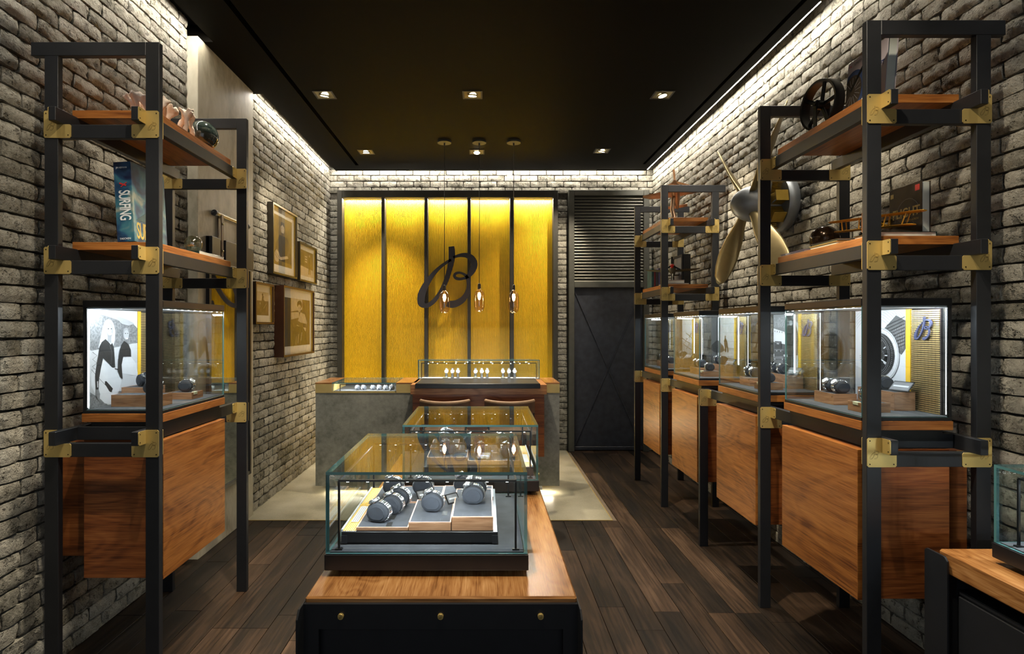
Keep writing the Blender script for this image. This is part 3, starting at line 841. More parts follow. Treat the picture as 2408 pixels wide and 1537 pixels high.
    emblem(MB(), lambda u, v, d: (cm+u, ty0+.31+v, .8788+d), .05, 0, .0005, 2).build('emblem', 'yellow_strip', tr)
    return dict(x0=X0, x1=X1, y0=Ya, y1=Yb, tx0=tx0, tx1=tx1, ty0=ty0, ty1=ty1)

# ------------------------------------------------------------------ centre table
TX0, TX1, TY0, TY1 = -.567, .291, 1.795, 3.82
tb = thing('display_table', ((TX0+TX1)/2, 2.8, 0), 'long walnut topped display table with black metal end standing in the middle of the shop', 'table')
MB().box(TX0, TX1, TY0, TY1, .670, .75).build('tabletop', 'table_walnut', tb, bevel=.006)
def end_plate(x, y0, y1, name='side_plate', ztop=.735, parent=tb):
    ch = .022
    poly = [(y0, 0), (y1, 0), (y1, ztop), (y0+ch, ztop), (y0, ztop-ch)]
    MB().prism(poly, x, x+.006, lambda u, v, d: (d, u, v)).build(name, 'black_metal', parent, bevel=.001)
fp = MB()
fp.box(TX0, TX1, TY0-.012, TY0+.002, .655, .733)
rx0, rx1 = onY(751.8, 0, TY0)[0], onY(1323, 0, TY0)[0]
fp.box(TX0, rx0, TY0-.012, TY0+.002, .0, .655).box(rx1, TX1, TY0-.012, TY0+.002, .0, .655)
fp.build('end_panel', 'black_metal', tb)
MB().box(rx0-.01, rx1+.01, TY0+.020, TY0+.03, .02, .66).build('recessed_panel', 'black_metal', tb)
end_plate(TX0-.006, 1.725, 1.86); end_plate(TX1, 1.725, 1.86); 
end_plate(TX0-.006, TY1-.13, TY1+.01); end_plate(TX1, TY1-.13, TY1+.01)
MB().box(TX0+.02, TX1-.02, TY0+.03, TY1-.05, .08, .668).build('cabinet_body', 'black_satin', tb)
for px in (802, 1036.2, 1271.2):
    x, _, z = onY(px, 1447.5, TY0-.012)
    k = MB().lathe([(.0095, 0), (.0097, .006), (.0085, .0085), (.0001, .0088)], (x, TY0-.012, z), (0, -1, 0), 20).build('stud', 'brass', tb, smooth=True)
    emblem(MB(), lambda u, v, d: (x+u, TY0-.0209-d, z+v), .009, 0, .0003, 1).build('emblem', 'brass_engraved', k)

c1 = glass_case(-.543, .145, 1.945, 2.65, 'L', 'nearest glass case standing on the centre table')
c2 = glass_case(-.416, .270, 2.88, 3.56, 'R', 'second glass case standing on the centre table behind the nearest one')
G1 = 'watch boxes in the nearest glass case'; G2 = 'watch boxes in the second glass case'
tray_box(-.458, -.273, 2.03, 2.315, .875, .887, 'low grey topped wooden watch box, front left in the nearest glass case', G1, [(-.345, 2.06, .02, .05), (-.345, 2.14, .02, .05), (-.345, 2.22, .02, .05)])
tray_box(-.271, -.121, 2.03, 2.295, .875, .9056, 'middle height wooden watch box, front centre in the nearest glass case', G1, [(-.150, 2.13, .02, .05)])
tray_box(-.118, .030, 2.03, 2.38, .875, .925, 'tallest wooden watch box, front right in the nearest glass case', G1)
tray_box(-.458, -.18, 2.318, 2.548, .875, .890, 'wide low wooden watch box, rear left in the nearest glass case', G1, [(-.335, 2.43, .02, .05), (-.205, 2.43, .02, .05)])
tray_box(-.178, .035, 2.383, 2.548, .875, .892, 'low wooden watch box, rear right in the nearest glass case', G1)
i1 = ', nearest glass case'
watch('L', 'w', -.388, 2.10, .887, 'first of three on the front left box'+i1, R(-14), .98)
watch('L', 'b', -.352, 2.19, .887, 'second of three on the front left box'+i1, R(-14), .98)
watch('L', 'w', -.338, 2.28, .887, 'third of three on the front left box'+i1, R(-14), .98)
watch('L', 'b', -.196, 2.16, .9056, 'alone on the front centre box'+i1, R(-8), .98)
watch('L', 'w', -.044, 2.19, .925, 'nearer of two on the tallest box'+i1, R(-4), .98)
watch('L', 'b', -.036, 2.285, .925, 'farther of two on the tallest box'+i1, R(-4), .98)
watch('L', 'w', -.388, 2.43, .890, 'left one of the rear left box'+i1, R(-8), .98)
watch('L', 'w', -.262, 2.43, .890, 'right one of the rear left box'+i1, R(-8), .98)
watch('L', 'b', -.090, 2.46, .892, 'on the rear right box'+i1, R(-4), .98)
def easel(x, y, z, rz, label, w_=.085, h_=.042, lean=50):
    t = thing('information_plate', (0, 0, 0), label, 'sign', 'small leaning plates beside watches')
    ca, sa = math.cos(R(lean)), math.sin(R(lean))
    fn = lambda u, v, d: (u, v*ca-d*sa, v*sa+d*ca+.001) if False else (u, v*ca+d*sa, v*sa-d*ca+.003)
    MB().prism([(-w_/2, 0), (w_/2, 0), (w_/2, h_), (-w_/2, h_)], 0, .003, fn).build('plate', 'black_satin', t, bevel=.0006)
    MB().prism([(-w_/2+.005, .005), (w_/2-.005, .005), (w_/2-.005, h_-.005), (-w_/2+.005, h_-.005)], -.0006, 0, fn).build('print', 'grey_4', t)
    MB().prism([(-w_/2+.012, h_*.4), (w_/2-.012, h_*.4), (w_/2-.012, h_*.55), (-w_/2+.012, h_*.55)], -.001, -.0006, fn).build('text_line', 'grey_8', t)
    MB().bar((0, h_*ca*.9, h_*sa*.9), (0, h_*ca+.018, .001), .01, .002).build('prop', 'black_satin', t)
    t.location = (x, y, z); t.rotation_euler = (0, 0, rz)
    return t
easel(-.235, 2.345, .891, R(32), 'small dark plate leaning on the watch at the rear, nearest glass case')
easel(-.118, 2.235, .907, R(40), 'small dark plate behind the lone watch, nearest glass case', .06)
# second case
tray_box(-.305, -.092, 3.00, 3.19, .875, .9156, 'tall wooden watch box, front left in the second glass case', G2)
tray_box(-.090, .183, 3.00, 3.19, .875, .898, 'wide low wooden watch box, front right in the second glass case', G2, [(.0, 3.06, .02, .05), (.1, 3.06, .02, .05)])
tray_box(-.307, -.151, 3.196, 3.44, .875, .925, 'tallest wooden watch box, rear left in the second glass case', G2)
tray_box(-.148, -.005, 3.196, 3.44, .875, .905, 'wooden watch box, rear centre in the second glass case', G2)
tray_box(-.002, .183, 3.196, 3.44, .875, .895, 'low wooden watch box, rear right in the second glass case', G2)
i2 = ', second glass case'
watch('L', 'b', -.200, 3.08, .9156, 'on the front left box'+i2, R(14))
watch('L', 'w', -.010, 3.08, .898, 'left one on the front right box'+i2, R(14))
watch('L', 'w', .125, 3.08, .898, 'right one on the front right box'+i2, R(10))
watch('L', 'w', -.232, 3.27, .925, 'nearer of two on the rear left box'+i2, R(14))
watch('L', 'b', -.220, 3.37, .925, 'farther of two on the rear left box'+i2, R(14))
watch('L', 'w', -.080, 3.28, .905, 'on the rear centre box'+i2, R(14))
watch('L', 'b', .110, 3.28, .895, 'nearer of two on the rear right box'+i2, R(10))
watch('L', 'w', .112, 3.38, .895, 'farther of two on the rear right box'+i2, R(10))
easel(-.012, 3.015, .899, R(-20), 'small dark plate leaning on the watch at the front, second glass case')
k = MB().lathe([(.0025, 0), (.0025, .008), (.007, .010), (.007, .022), (.0001, .023)], (.275, 3.10, .80), (1, 0, 0), 14).build('case_lock', 'brass', None, smooth=True); tag(k, 'small brass lock knob on the right side of the second glass case', 'lock')

# ------------------------------------------------------------------ display stands
def bracket(parent, x, y, ztop, inner, faceY=-1, tab=True):
    """brass corner plate on the post whose outer edge is x; inner=+1 when the crossbar runs to +x"""
    h = .06; t = .0035; wp = .06; c = .006
    s = inner
    def fn(u, v, d): return (x+s*u, y+faceY*d, ztop-.12+v)
    poly = [(c, 0), (.12-c, 0), (.12, c), (.12, h-c), (.12-c, h), (wp, h), (wp, .12), (c, .12), (0, .12-c), (0, c)]
    mb = MB().prism(poly, 0, t, fn)
    if tab:
        tp = [(0, h), (.055-c, h), (.055, h+c), (.055, .12-c), (.055-c, .12), (0, .12)]
        mb.prism(tp, wp-t, wp, lambda u, v, d: (x+s*d, y+faceY*u, ztop-.12+v))
    b = mb.build('bracket', 'brass', parent)
    mb = MB()
    for u, v in ((.010, .012), (.108, .012), (.010, .108)):
        mb.lathe([(.0028, 0), (.0028, .0012)], fn(u, v, t), (0, faceY, 0), 8)
    if tab:
        for v in (h+.012, .108): mb.lathe([(.0026, 0), (.0026, .0012)], (x+s*(wp-t), y+faceY*.045, ztop-.12+v), (-s, 0, 0), 8)
    o = mb.build('bolt', 'bolt_metal', b); o['kind'] = 'stuff'
    if tab:
        cx = x+s*.029; cz = ztop-.068
        f2 = lambda u, v, d: (cx+u, y+faceY*(t+d), cz+v)
        emblem(MB(), f2, .040, 0, .0003, 2, 0).build('emblem', 'brass_engraved', b)
        emblem(MB(), f2, .040, 0, .0006, 2, -46).build('emblem_inlay', 'brass', b)
    return b
LV = [2.555, 1.954, 1.145]
def frame_row(t, xi, xo, y, tall, back=True):
    """two posts, crossbars, top bar. xi: aisle side outer edge, xo: wall side outer edge"""
    s = 1 if xo > xi else -1
    top = 2.86 if tall else 1.145
    th = .03
    MB().box(xi, xi+s*.06, y, y+th, 0, top).build('post', 'black_metal', t, bevel=.0015)
    MB().box(xo-s*.06, xo, y, y+th, 0, top-.06 if tall else top).build('post', 'black_metal', t, bevel=.0015)
    if tall: MB().box(xi+s*.06, xo+s*.06, y, y+th, top-.06, top).build('top_bar', 'black_metal', t, bevel=.0015)
    for zt in (LV if tall else LV[2:]):
        MB().box(xi+s*.06, xo-s*.06, y+.001, y+th-.001, zt-.12, zt-.06).build('crossbar', 'black_metal', t, bevel=.0015)
        bracket(t, xi, y, zt, s); bracket(t, xo, y, zt, -s)
        if back:
            bracket(t, xi, y+th, zt, s, 1, False); bracket(t, xo, y+th, zt, -s, 1, False)
def rails(t, xi, xo, ya, yb, levels, ext=.055):
    s = 1 if xo > xi else -1
    for zt in levels:
        for a, b in ((xi+s*.06, xi+s*.09), (xo-s*.09, xo-s*.06)):
            MB().box(a, b, ya-ext, yb+.03, zt-.06, zt).build('rail', 'black_metal', t, bevel=.0015)
def shelf(t, xi, xo, ya, yb, zt):
    s = 1 if xo > xi else -1
    a, b = xi+s*.062, xo-s*.066
    MB().box(a, b, ya, yb, zt, zt+.036).build('shelf_board', 'walnut_y', t, bevel=.001)
def cradle(t, xi, xo, ya, yb):
    s = 1 if xo > xi else -1
    for y in (ya, yb): MB().box(xi+s*.09, xo-s*.09, y, y+.03, 1.085, 1.145).build('cradle_bar', 'black_metal', t, bevel=.001)

GS = 'black metal display stands'
st = thing('display_stand', (-1.7, 2.98, 0), 'tall black metal stand with brass corner brackets and two walnut shelves by the left wall', 'display stand', GS)
frame_row(st, -1.4405, -1.948, 2.52, True); frame_row(st, -1.4405, -1.948, 3.444, True)
rails(st, -1.4405, -1.948, 2.52, 3.444, LV)
for z in LV[:2]: shelf(st, -1.4405, -1.948, 2.60, 3.37, z-.003)
cradle(st, -1.4405, -1.948, 2.60, 3.19)
sa = thing('display_stand', (1.82, 2.8, 0), 'nearest tall black metal stand with brass brackets and two walnut shelves by the right wall', 'display stand', GS)
frame_row(sa, 1.569, 2.08, 2.34, True); frame_row(sa, 1.569, 2.08, 3.245, True)
rails(sa, 1.569, 2.08, 2.34, 3.245, LV)
for z in LV[:2]: shelf(sa, 1.569, 2.08, 2.42, 3.17, z-.003)
cradle(sa, 1.569, 2.08, 2.42, 2.98)
sb = thing('display_stand', (1.82, 4.15, 0), 'low black metal stand carrying two cabinets between the tall stands by the right wall', 'display stand', GS)
frame_row(sb, 1.569, 2.08, 4.155, False)
rails(sb, 1.569, 2.08, 3.28, 5.03, LV[2:], 0)
for a in (3.34, 3.83, 4.25, 4.75): MB().box(1.66, 1.99, a, a+.03, 1.085, 1.145).build('cradle_bar', 'black_metal', sb, bevel=.001)
sd = thing('display_stand', (1.82, 5.5, 0), 'farthest tall black metal stand with two walnut shelves, near the dark door', 'display stand', GS)
frame_row(sd, 1.569, 2.08, 5.06, True); frame_row(sd, 1.569, 2.08, 5.955, True)
rails(sd, 1.569, 2.08, 5.06, 5.955, LV)
for z in LV[:2]: shelf(sd, 1.569, 2.08, 5.14, 5.88, z-.003)
cradle(sd, 1.569, 2.08, 5.14, 5.60)

# ------------------------------------------------------------------ cabinets and vitrines
def cabinet(s, ya, yb, label, xin, xbody, xwall):
    t = thing('wall_cabinet', ((xin+xbody)/2, (ya+yb)/2, .45), label, 'cabinet', 'walnut cabinets hung in the stands')
    MB().box(xin, xin+s*.028, ya, yb, .45, 1.084).build('side_panel', 'walnut_y', t, bevel=.001)
    MB().box(xin+s*.030, xbody, ya+.012, yb-.004, .45, 1.083).build('body', 'walnut_x', t, bevel=.001)
    MB().box(xbody, xwall, ya+.14, yb-.06, .50, 1.05).build('wall_mount', 'walnut_x', t, bevel=.001)
    return t
def shape_ellipse(cx, cy_, rx, ry, n=18): return [(cx+rx*math.cos(2*PI*k/n), cy_+ry*math.sin(2*PI*k/n)) for k in range(n)]
def vitrine(s, ya, yb, label, xa, xb, mesh_near):
    """s=+1: wall to the right. xa aisle side, xb wall side"""
    t = thing('vitrine', ((xa+xb)/2, (ya+yb)/2, 1.145), label, 'display case', 'glass vitrines on the stands')
    MB().box(xa+s*.02, xb-s*.03, ya+.01, yb-.01, 1.145, 1.165).build('spacer', 'black_satin', t)
    MB().box(xa-s*.004, xb+s*.004, ya-.004, yb+.004, 1.166, 1.204).build('plinth', 'walnut_x' if False else 'walnut_y', t, bevel=.001)
    MB().box(xa-s*.001, xb+s*.002, ya-.001, yb+.001, 1.204, 1.219).build('base', 'black_satin', t, bevel=.0015)
    MB().box(xa+s*.008, xb-s*.006, ya+.008, yb-.008, 1.219, 1.2222).build('felt_floor', 'felt_grey', t)
    MB().box(xa-s*.002, xb+s*.002, ya-.002, yb+.002, 1.690, 1.722).build('cover', 'black_satin', t, bevel=.002)
    MB().box(xa+s*.01, xb-s*.01, ya+.01, yb-.01, 1.684, 1.690).build('light_panel', 'rail_white', t)
    g = .006
    for a in ((xa+s*g, xb-s*.012, ya, ya+g), (xa+s*g, xb-s*.012, yb-g, yb), (xa, xa+s*g, ya, yb)):
        a = (min(a[0], a[1]), max(a[0], a[1]), a[2], a[3])
        pane(MB(), *a, 1.2195, 1.690).build('glass_pane', ['glass_far' if a[3] == yb and a[3]-a[2] < .01 else 'glass', 'glass_edge'], t)
    MB().box(xb-s*.012, xb, ya, ya+.012, 1.219, 1.690).box(xb-s*.012, xb, yb-.012, yb, 1.219, 1.690).build('corner_post', 'black_satin', t)
    MB().box(xb-s*.004, xb, ya+.012, yb-.012, 1.219, 1.690).build('back_board', 'black_satin', t)
    for y in (ya+.0125,):
        MB().box(xb-s*.012, xb-s*.008, y, y+.004, 1.23, 1.68).build('corner_led', 'led_cool', t)
    mb = MB(); n = 10
    for k in range(n):
        y = ya+.03+(yb-ya-.06)*k/(n-1); mb.box(xa+s*.022, xa+s*.028, y-.003, y+.003, 1.6825, 1.684)
    mb.build('led_row', 'led_dot', t)
    lamp('AREA', (xa+s*.05, (ya+yb)/2, 1.680), (xb-s*.06, (ya+yb)/2, 1.40), E_VIT, COOL, shape='RECTANGLE', size=yb-ya-.06, size_y=.02)
    lamp('AREA', (xb-s*.10, ya+.03, 1.680), (xb-s*.06, (ya+yb)/2, 1.30), E_VIT*.35, COOL, shape='RECTANGLE', size=.15, size_y=.02)
    # mesh screen, yellow strip, print
    xp = xb-s*.016
    if mesh_near: m0, m1, y0_, y1_, p0, p1 = ya+.045, ya+.208, ya+.210, ya+.238, ya+.238, yb-.012
    else: m0, m1, y0_, y1_, p0, p1 = yb-.20, yb-.02, yb-.228, yb-.202, ya+.018, yb-.230
    mb = MB(); mb.mat(1).box(xp+s*.004, xp+s*.009, m0, m1, 1.223, 1.68); mb.mat(0)
    nz = 50; dz = .455/nz
    ny = 8; dy = (m1-m0)/ny
    for i in range(nz):
        z = 1.224+i*dz
        for j in range(ny): mb.box(xp, xp+s*.004, m0+j*dy+.001, m0+(j+1)*dy-.001, z, z+dz*.62)
    mb.build('mesh_screen', ['mesh_brass', 'mesh_back'], t, fix=False)
    MB().box(xp-s*.002, xp+s*.008, y0_, y1_, 1.223, 1.682).build('yellow_strip', 'yellow_strip', t)
    cy_ = (m0+m1)/2
    if s > 0: fn = lambda u, v, d: (xp-.004-d, cy_-u, 1.595+v)
    else: fn = lambda u, v, d: (xp+.004+d, cy_+u, 1.595+v)
    emblem(MB(), fn, .105, 0, .006, 3).build('emblem', 'logo_blue', t)
    return t, xp, p0, p1
def draw(t, s, xp, p0, p1, shapes, bg='grey_9', zb=1.223, zt=1.682, name='print'):
    """flat print on the wall side board; shapes are (material, [(Y, z)...]) polygons"""
    mats = [bg]; mb = MB(); mb.box(xp, xp+s*.006, p0, p1, zb, zt)
    k = 0
    for mat, poly in shapes:
        poly = [(min(max(y, p0), p1), min(max(z, zb), zt)) for y, z in poly]
        if mat not in mats: mats.append(mat)
        mb.mat(mats.index(mat)); k += 1
        mb.add([(xp-s*.00012*(k+1), y, z) for y, z in poly], [tuple(range(len(poly)))])
    me = mb.mesh(name, mats, fix=False); return place(me, name, t)
def line(pts, wd):
    """thin polygon band through 2d points"""
    L, Rr = [], []
    for i, (x, y) in enumerate(pts):
        a = pts[max(i-1, 0)]; b = pts[min(i+1, len(pts)-1)]; dx, dy = b[0]-a[0], b[1]-a[1]; n = math.hypot(dx, dy) or 1
        L.append((x-dy/n*wd/2, y+dx/n*wd/2)); Rr.append((x+dy/n*wd/2, y-dx/n*wd/2))
    return L+Rr[::-1]
def tracer(sx, ox, oy, X):
    def T(*pts):
        out = []
        for a, b in pts:
            _, y, z = onX(ox+a/sx, oy+b/sx, X); out.append((y, z))
        return out
    return T

def plinth_block(x0, x1, y0, y1, z1, label, tagged=False, s=1):
    t = thing('display_block', ((x0+x1)/2, (y0+y1)/2, 1.2222), label, 'block', 'walnut blocks in the vitrines')
    z0 = 1.2222
    MB().box(x0, x1, y0, y1, z0, z1-.004).build('block_body', 'light_walnut_y', t, bevel=.0008)
    e = .003
    MB().box(x0, x1, y0, y0+e, z1-.004, z1).box(x0, x1, y1-e, y1, z1-.004, z1).box(x0, x0+e, y0+e, y1-e, z1-.004, z1).box(x1-e, x1, y0+e, y1-e, z1-.004, z1).build('rim', 'light_walnut_x', t)
    MB().box(x0+e, x1-e, y0+e, y1-e, z1-.005, z1-.0015).build('suede_top', 'felt_grey', t)
    ya = y0
    emblem(MB(), (lambda u, v, d: (x0-d, y0+.014-u, z1-.014+v)) if s > 0 else (lambda u, v, d: (x1+d, y0+.014+u, z1-.014+v)), .010, 0, .0003, 1).build('emblem', 'brass_engraved', t)
    if tagged:
        if s > 0: bx = (x0-.003, x0+.012)
        else: bx = (x1-.012, x1+.003)
        MB().box(bx[0], bx[1], y0+.02, y0+.055, z1-.012, z1+.002).build('tag', 'cream_tag', t, bevel=.001)
    return t

vinfo = []
VR = [(2.40, 3.01, 'nearest', 'behind the nearest right post'), (3.305, 3.86, 'second', ''), (4.215, 4.78, 'third', ''), (5.12, 5.64, 'farthest', '')]
for i, (ya, yb, nm, _) in enumerate(VR):
    cabinet(1, ya, yb, nm+' walnut cabinet in the right wall stands', 1.570, 1.967, 2.15)
    t, xp, p0, p1 = vitrine(1, ya, yb, nm+' glass vitrine with a lit print on the right wall row', 1.586, 1.966, True)
    vinfo.append((t, xp, p0, p1))
    where = nm+' right vitrine'
    o = ya-2.40
    k_ = min(1, (yb-ya)/.61)
    plinth_block(1.688, 1.80, 2.756+o-(.03 if i else 0), 2.92+o-(.05 if i else 0), 1.276, 'middle walnut block in the '+where)
    plinth_block(1.845, 1.940, 2.567+o, 2.82+o-(.03 if i else 0), 1.306, 'tallest walnut block beside the mesh screen in the '+where)
    plinth_block(1.66, 1.79, 2.513+o, 2.606+o, 1.264, 'lowest walnut block, with a cream tag, in the '+where, True)
    q = -.03 if i else 0
    kk = 'w' if i % 2 == 0 else 'b'; k2 = 'b' if i % 2 == 0 else 'w'
    watch('S', 'w', 1.744, 2.795+o+q, 1.276, 'nearer on the middle block, '+where, 0, .86)
    watch('S', kk, 1.744, 2.868+o+q, 1.276, 'farther on the middle block, '+where, 0, .86)
    watch('S', k2, 1.888, 2.70+o, 1.306, 'nearer on the tallest block, '+where, 0, .86)
    watch('S', kk, 1.888, 2.775+o, 1.306, 'farther on the tallest block, '+where, 0, .86)
    watch('S', k2, 1.725, 2.56+o, 1.264, 'on the lowest block, '+where, 0, .80)
    easel(1.885, 2.60+o, 1.307, R(-78), 'leaning dark picture plate on the tallest block, '+where, .10, .055, 48)
# prints on the right row
t, xp, p0, p1 = vinfo[0]
S = []
S.append(('grey_8', [(p0, 1.223), (p1, 1.223), (p1, 1.40), (p0, 1.30)]))
cy0, cz0 = 2.812, 1.463
for k in range(9):      # ruler arcs behind the dial
    rr_ = .165+k*.013
    a0, a1 = R(20), R(170)
    S.append(('grey_6', line([(cy0+.05+rr_*math.cos(a0+(a1-a0)*j/14), cz0+.02+rr_*math.sin(a0+(a1-a0)*j/14)) for j in range(15)], .0014)))
S.append(('grey_3', [(2.64, 1.63), (2.70, 1.655), (2.79, 1.585), (2.72, 1.50), (2.665, 1.47), (2.64, 1.50)]))   # bracelet
for k in range(12):
    a = 2.645+k*.011; S.append(('grey_7', line([(a, 1.60-.006*k+.02), (a+.012, 1.50+.003*k)], .0018)))
for k in range(9):
    z = 1.50+k*.016; S.append(('grey_1', line([(2.640, z+.02), (2.76, z-.02)], .0025)))
S.append(('grey_8', shape_ellipse(cy0, cz0, .136, .136, 48)))
S.append(('grey_5', shape_ellipse(cy0, cz0, .130, .130, 48)))
S.append(('grey_9', shape_ellipse(cy0, cz0, .128, .128, 48)))
S.append(('grey_1', shape_ellipse(cy0, cz0, .108, .108, 48)))
for k in range(72):
    a = 2*PI*k/72
    S.append(('grey_3', line([(cy0+.111*math.cos(a), cz0+.111*math.sin(a)), (cy0+(.119 if k % 6 else .124)*math.cos(a), cz0+(.119 if k % 6 else .124)*math.sin(a))], .0018)))
    S.append(('grey_9', line([(cy0+.099*math.cos(a), cz0+.099*math.sin(a)), (cy0+.104*math.cos(a), cz0+.104*math.sin(a))], .0012)))
for r_ in (.097, .088): S.append(('grey_8', line([(cy0+r_*math.cos(2*PI*j/40), cz0+r_*math.sin(2*PI*j/40)) for j in range(41)], .001)))
for k in range(12):
    a = 2*PI*k/12; S.append(('grey_9', line([(cy0+.066*math.cos(a), cz0+.066*math.sin(a)), (cy0+.083*math.cos(a), cz0+.083*math.sin(a))], .0055)))
for a in (R(180), R(270), R(0)):
    cx_, cz_ = cy0+.042*math.cos(a), cz0+.042*math.sin(a)
    S.append(('grey_4', shape_ellipse(cx_, cz_, .024, .024, 24))); S.append(('grey_1', shape_ellipse(cx_, cz_, .022, .022, 24)))
    for k in range(12):
        b = 2*PI*k/12; S.append(('grey_8', line([(cx_+.016*math.cos(b), cz_+.016*math.sin(b)), (cx_+.020*math.cos(b), cz_+.020*math.sin(b))], .0015)))
    S.append(('grey_9', line([(cx_, cz_), (cx_+.014, cz_+.006)], .002)))
S.append(('grey_9', line([(cy0, cz0), (cy0-.085, cz0-.035)], .005))); S.append(('grey_9', line([(cy0, cz0), (cy0+.01, cz0+.075)], .006)))
S.append(('grey_9', shape_ellipse(cy0, cz0, .006, .006, 12)))
draw(t, 1, xp, p0, p1, S, 'grey_9')
def lettering_on(t, s, xp, y, z, body, size, rotd=0, mat='grey_2'):
    c_, s_ = math.cos(R(rotd)), math.sin(R(rotd))
    fn = (lambda u, v, d: (xp-.0035-d, y-(u*c_-v*s_), z+u*s_+v*c_))
    place(text_mesh(body, size, fn, mat, .0002), 'lettering', t)
lettering_on(t, 1, xp, 2.692, 1.300, 'COP', .026, -72)

t, xp, p0, p1 = vinfo[1]
T = tracer(4.659, 1830, 690, xp); T3 = tracer(6.149, 1500, 710, xp)
S = [('grey_4', [(p0, 1.223), (p1, 1.223), (p1, 1.682), (p0, 1.682)]), ('print_rough', T3((1700,240), (2260,110), (2260,380), (1700,360))),
     ('grey_9', T((-200,380), (70,420), (90,560), (-200,520))), ('grey_9', T((-260,560), (120,600), (245,640), (245,900), (-260,880))),
     ('grey_3', T((-260,520), (100,560), (245,600), (245,680), (-260,640))),
     ('grey_7', T((165,270), (250,330), (250,430), (190,330)))]
for k in range(5): S.append(('grey_2', [(y, z) for y, z in shape_ellipse(*T((-60+k*26, 408+k*4))[0], .004, .006, 10)]))
for a, b, c, d, mm in ((-40, 600, 60, 690, 'grey_3'), (-60, 690, 80, 770, 'grey_4'), (-80, 770, 90, 850, 'grey_3'), (-90, 850, 100, 930, 'grey_4'), (-30, 520, 40, 600, 'grey_2'), (60, 690, 115, 900, 'grey_2')):
    S.append((mm, T((a, b), (c, b+4), (c, d), (a, d))))
    S.append(('grey_7', line(T((a, b+14), (c, b+18)), .0022)))
    S.append(('grey_1', line(T((a+12, b+30), ((a+c)/2, b+26), (c-12, b+32)), .0022)))
    S.append(('grey_8', T((a+22, b+20), (a+32, b+20), (a+32, b+34), (a+22, b+34)))); S.append(('grey_8', T((c-34, b+22), (c-24, b+22), (c-24, b+36), (c-34, b+36))))
S += [('grey_1', T((105,360), (130,345), (190,350), (215,430), (225,600), (200,660), (190,900), (165,900), (160,680), (150,900), (118,900), (112,640), (92,560))),
      ('grey_7', T((128,310), (142,290), (162,295), (168,330), (155,352), (135,348))), ('grey_1', T((118,290), (150,268), (172,290), (168,302), (142,292))),
      ('grey_2', T((110,235), (128,240), (140,280), (120,300), (104,250))), ('grey_3', T((205,420), (226,440), (222,640), (208,640)))]
draw(t, 1, xp, p0, p1, S, 'grey_8')
t, xp, p0, p1 = vinfo[2]
T = tracer(6.149, 1500, 710, xp)
draw(t, 1, xp, p0, p1, [('grey_8', T((1000,690), (1445,690), (1445,1000), (1000,1000))), ('grey_6', T((1300,655), (1445,672), (1445,690), (1300,690))),
    ('grey_3', T((1050,560), (1120,548), (1190,580), (1240,640), (1260,700), (1200,730), (1050,720))), ('grey_5', T((1050,600), (1110,590), (1150,640), (1100,700), (1050,700))),
    ('grey_1', T((1258,485), (1268,482), (1276,500), (1272,520), (1290,560), (1298,600), (1312,725), (1296,725), (1285,640), (1280,720), (1262,720), (1256,640), (1250,600), (1246,560), (1256,520))),
    ('grey_9', T((1215,760), (1375,750), (1380,775), (1220,785))), ('grey_2', line(T((1235,785), (1240,900)), .003)), ('grey_2', line(T((1355,780), (1300,900)), .003)), ('grey_2', line(T((1310,780), (1360,900)), .003))], 'grey_9')
t, xp, p0, p1 = vinfo[3]
T = tracer(6.149, 1500, 710, xp)
S = [('grey_7', T((620,560), (840,600), (840,900), (620,900)))]
for cx_, cz_, k_ in ((750, 490, 1.0), (692, 560, .9), (715, 650, 1.1)):
    S.append(('grey_2', line(T((cx_-55*k_, cz_-45*k_), (cx_, cz_), (cx_+70*k_, cz_+38*k_)), .009)))
    S.append(('grey_3', line(T((cx_+25*k_, cz_-42*k_), (cx_-12*k_, cz_+28*k_)), .011)))
    S.append(('grey_3', line(T((cx_+8*k_, cz_-44*k_), (cx_+40*k_, cz_-28*k_)), .004)))
draw(t, 1, xp, p0, p1, S, 'grey_9')

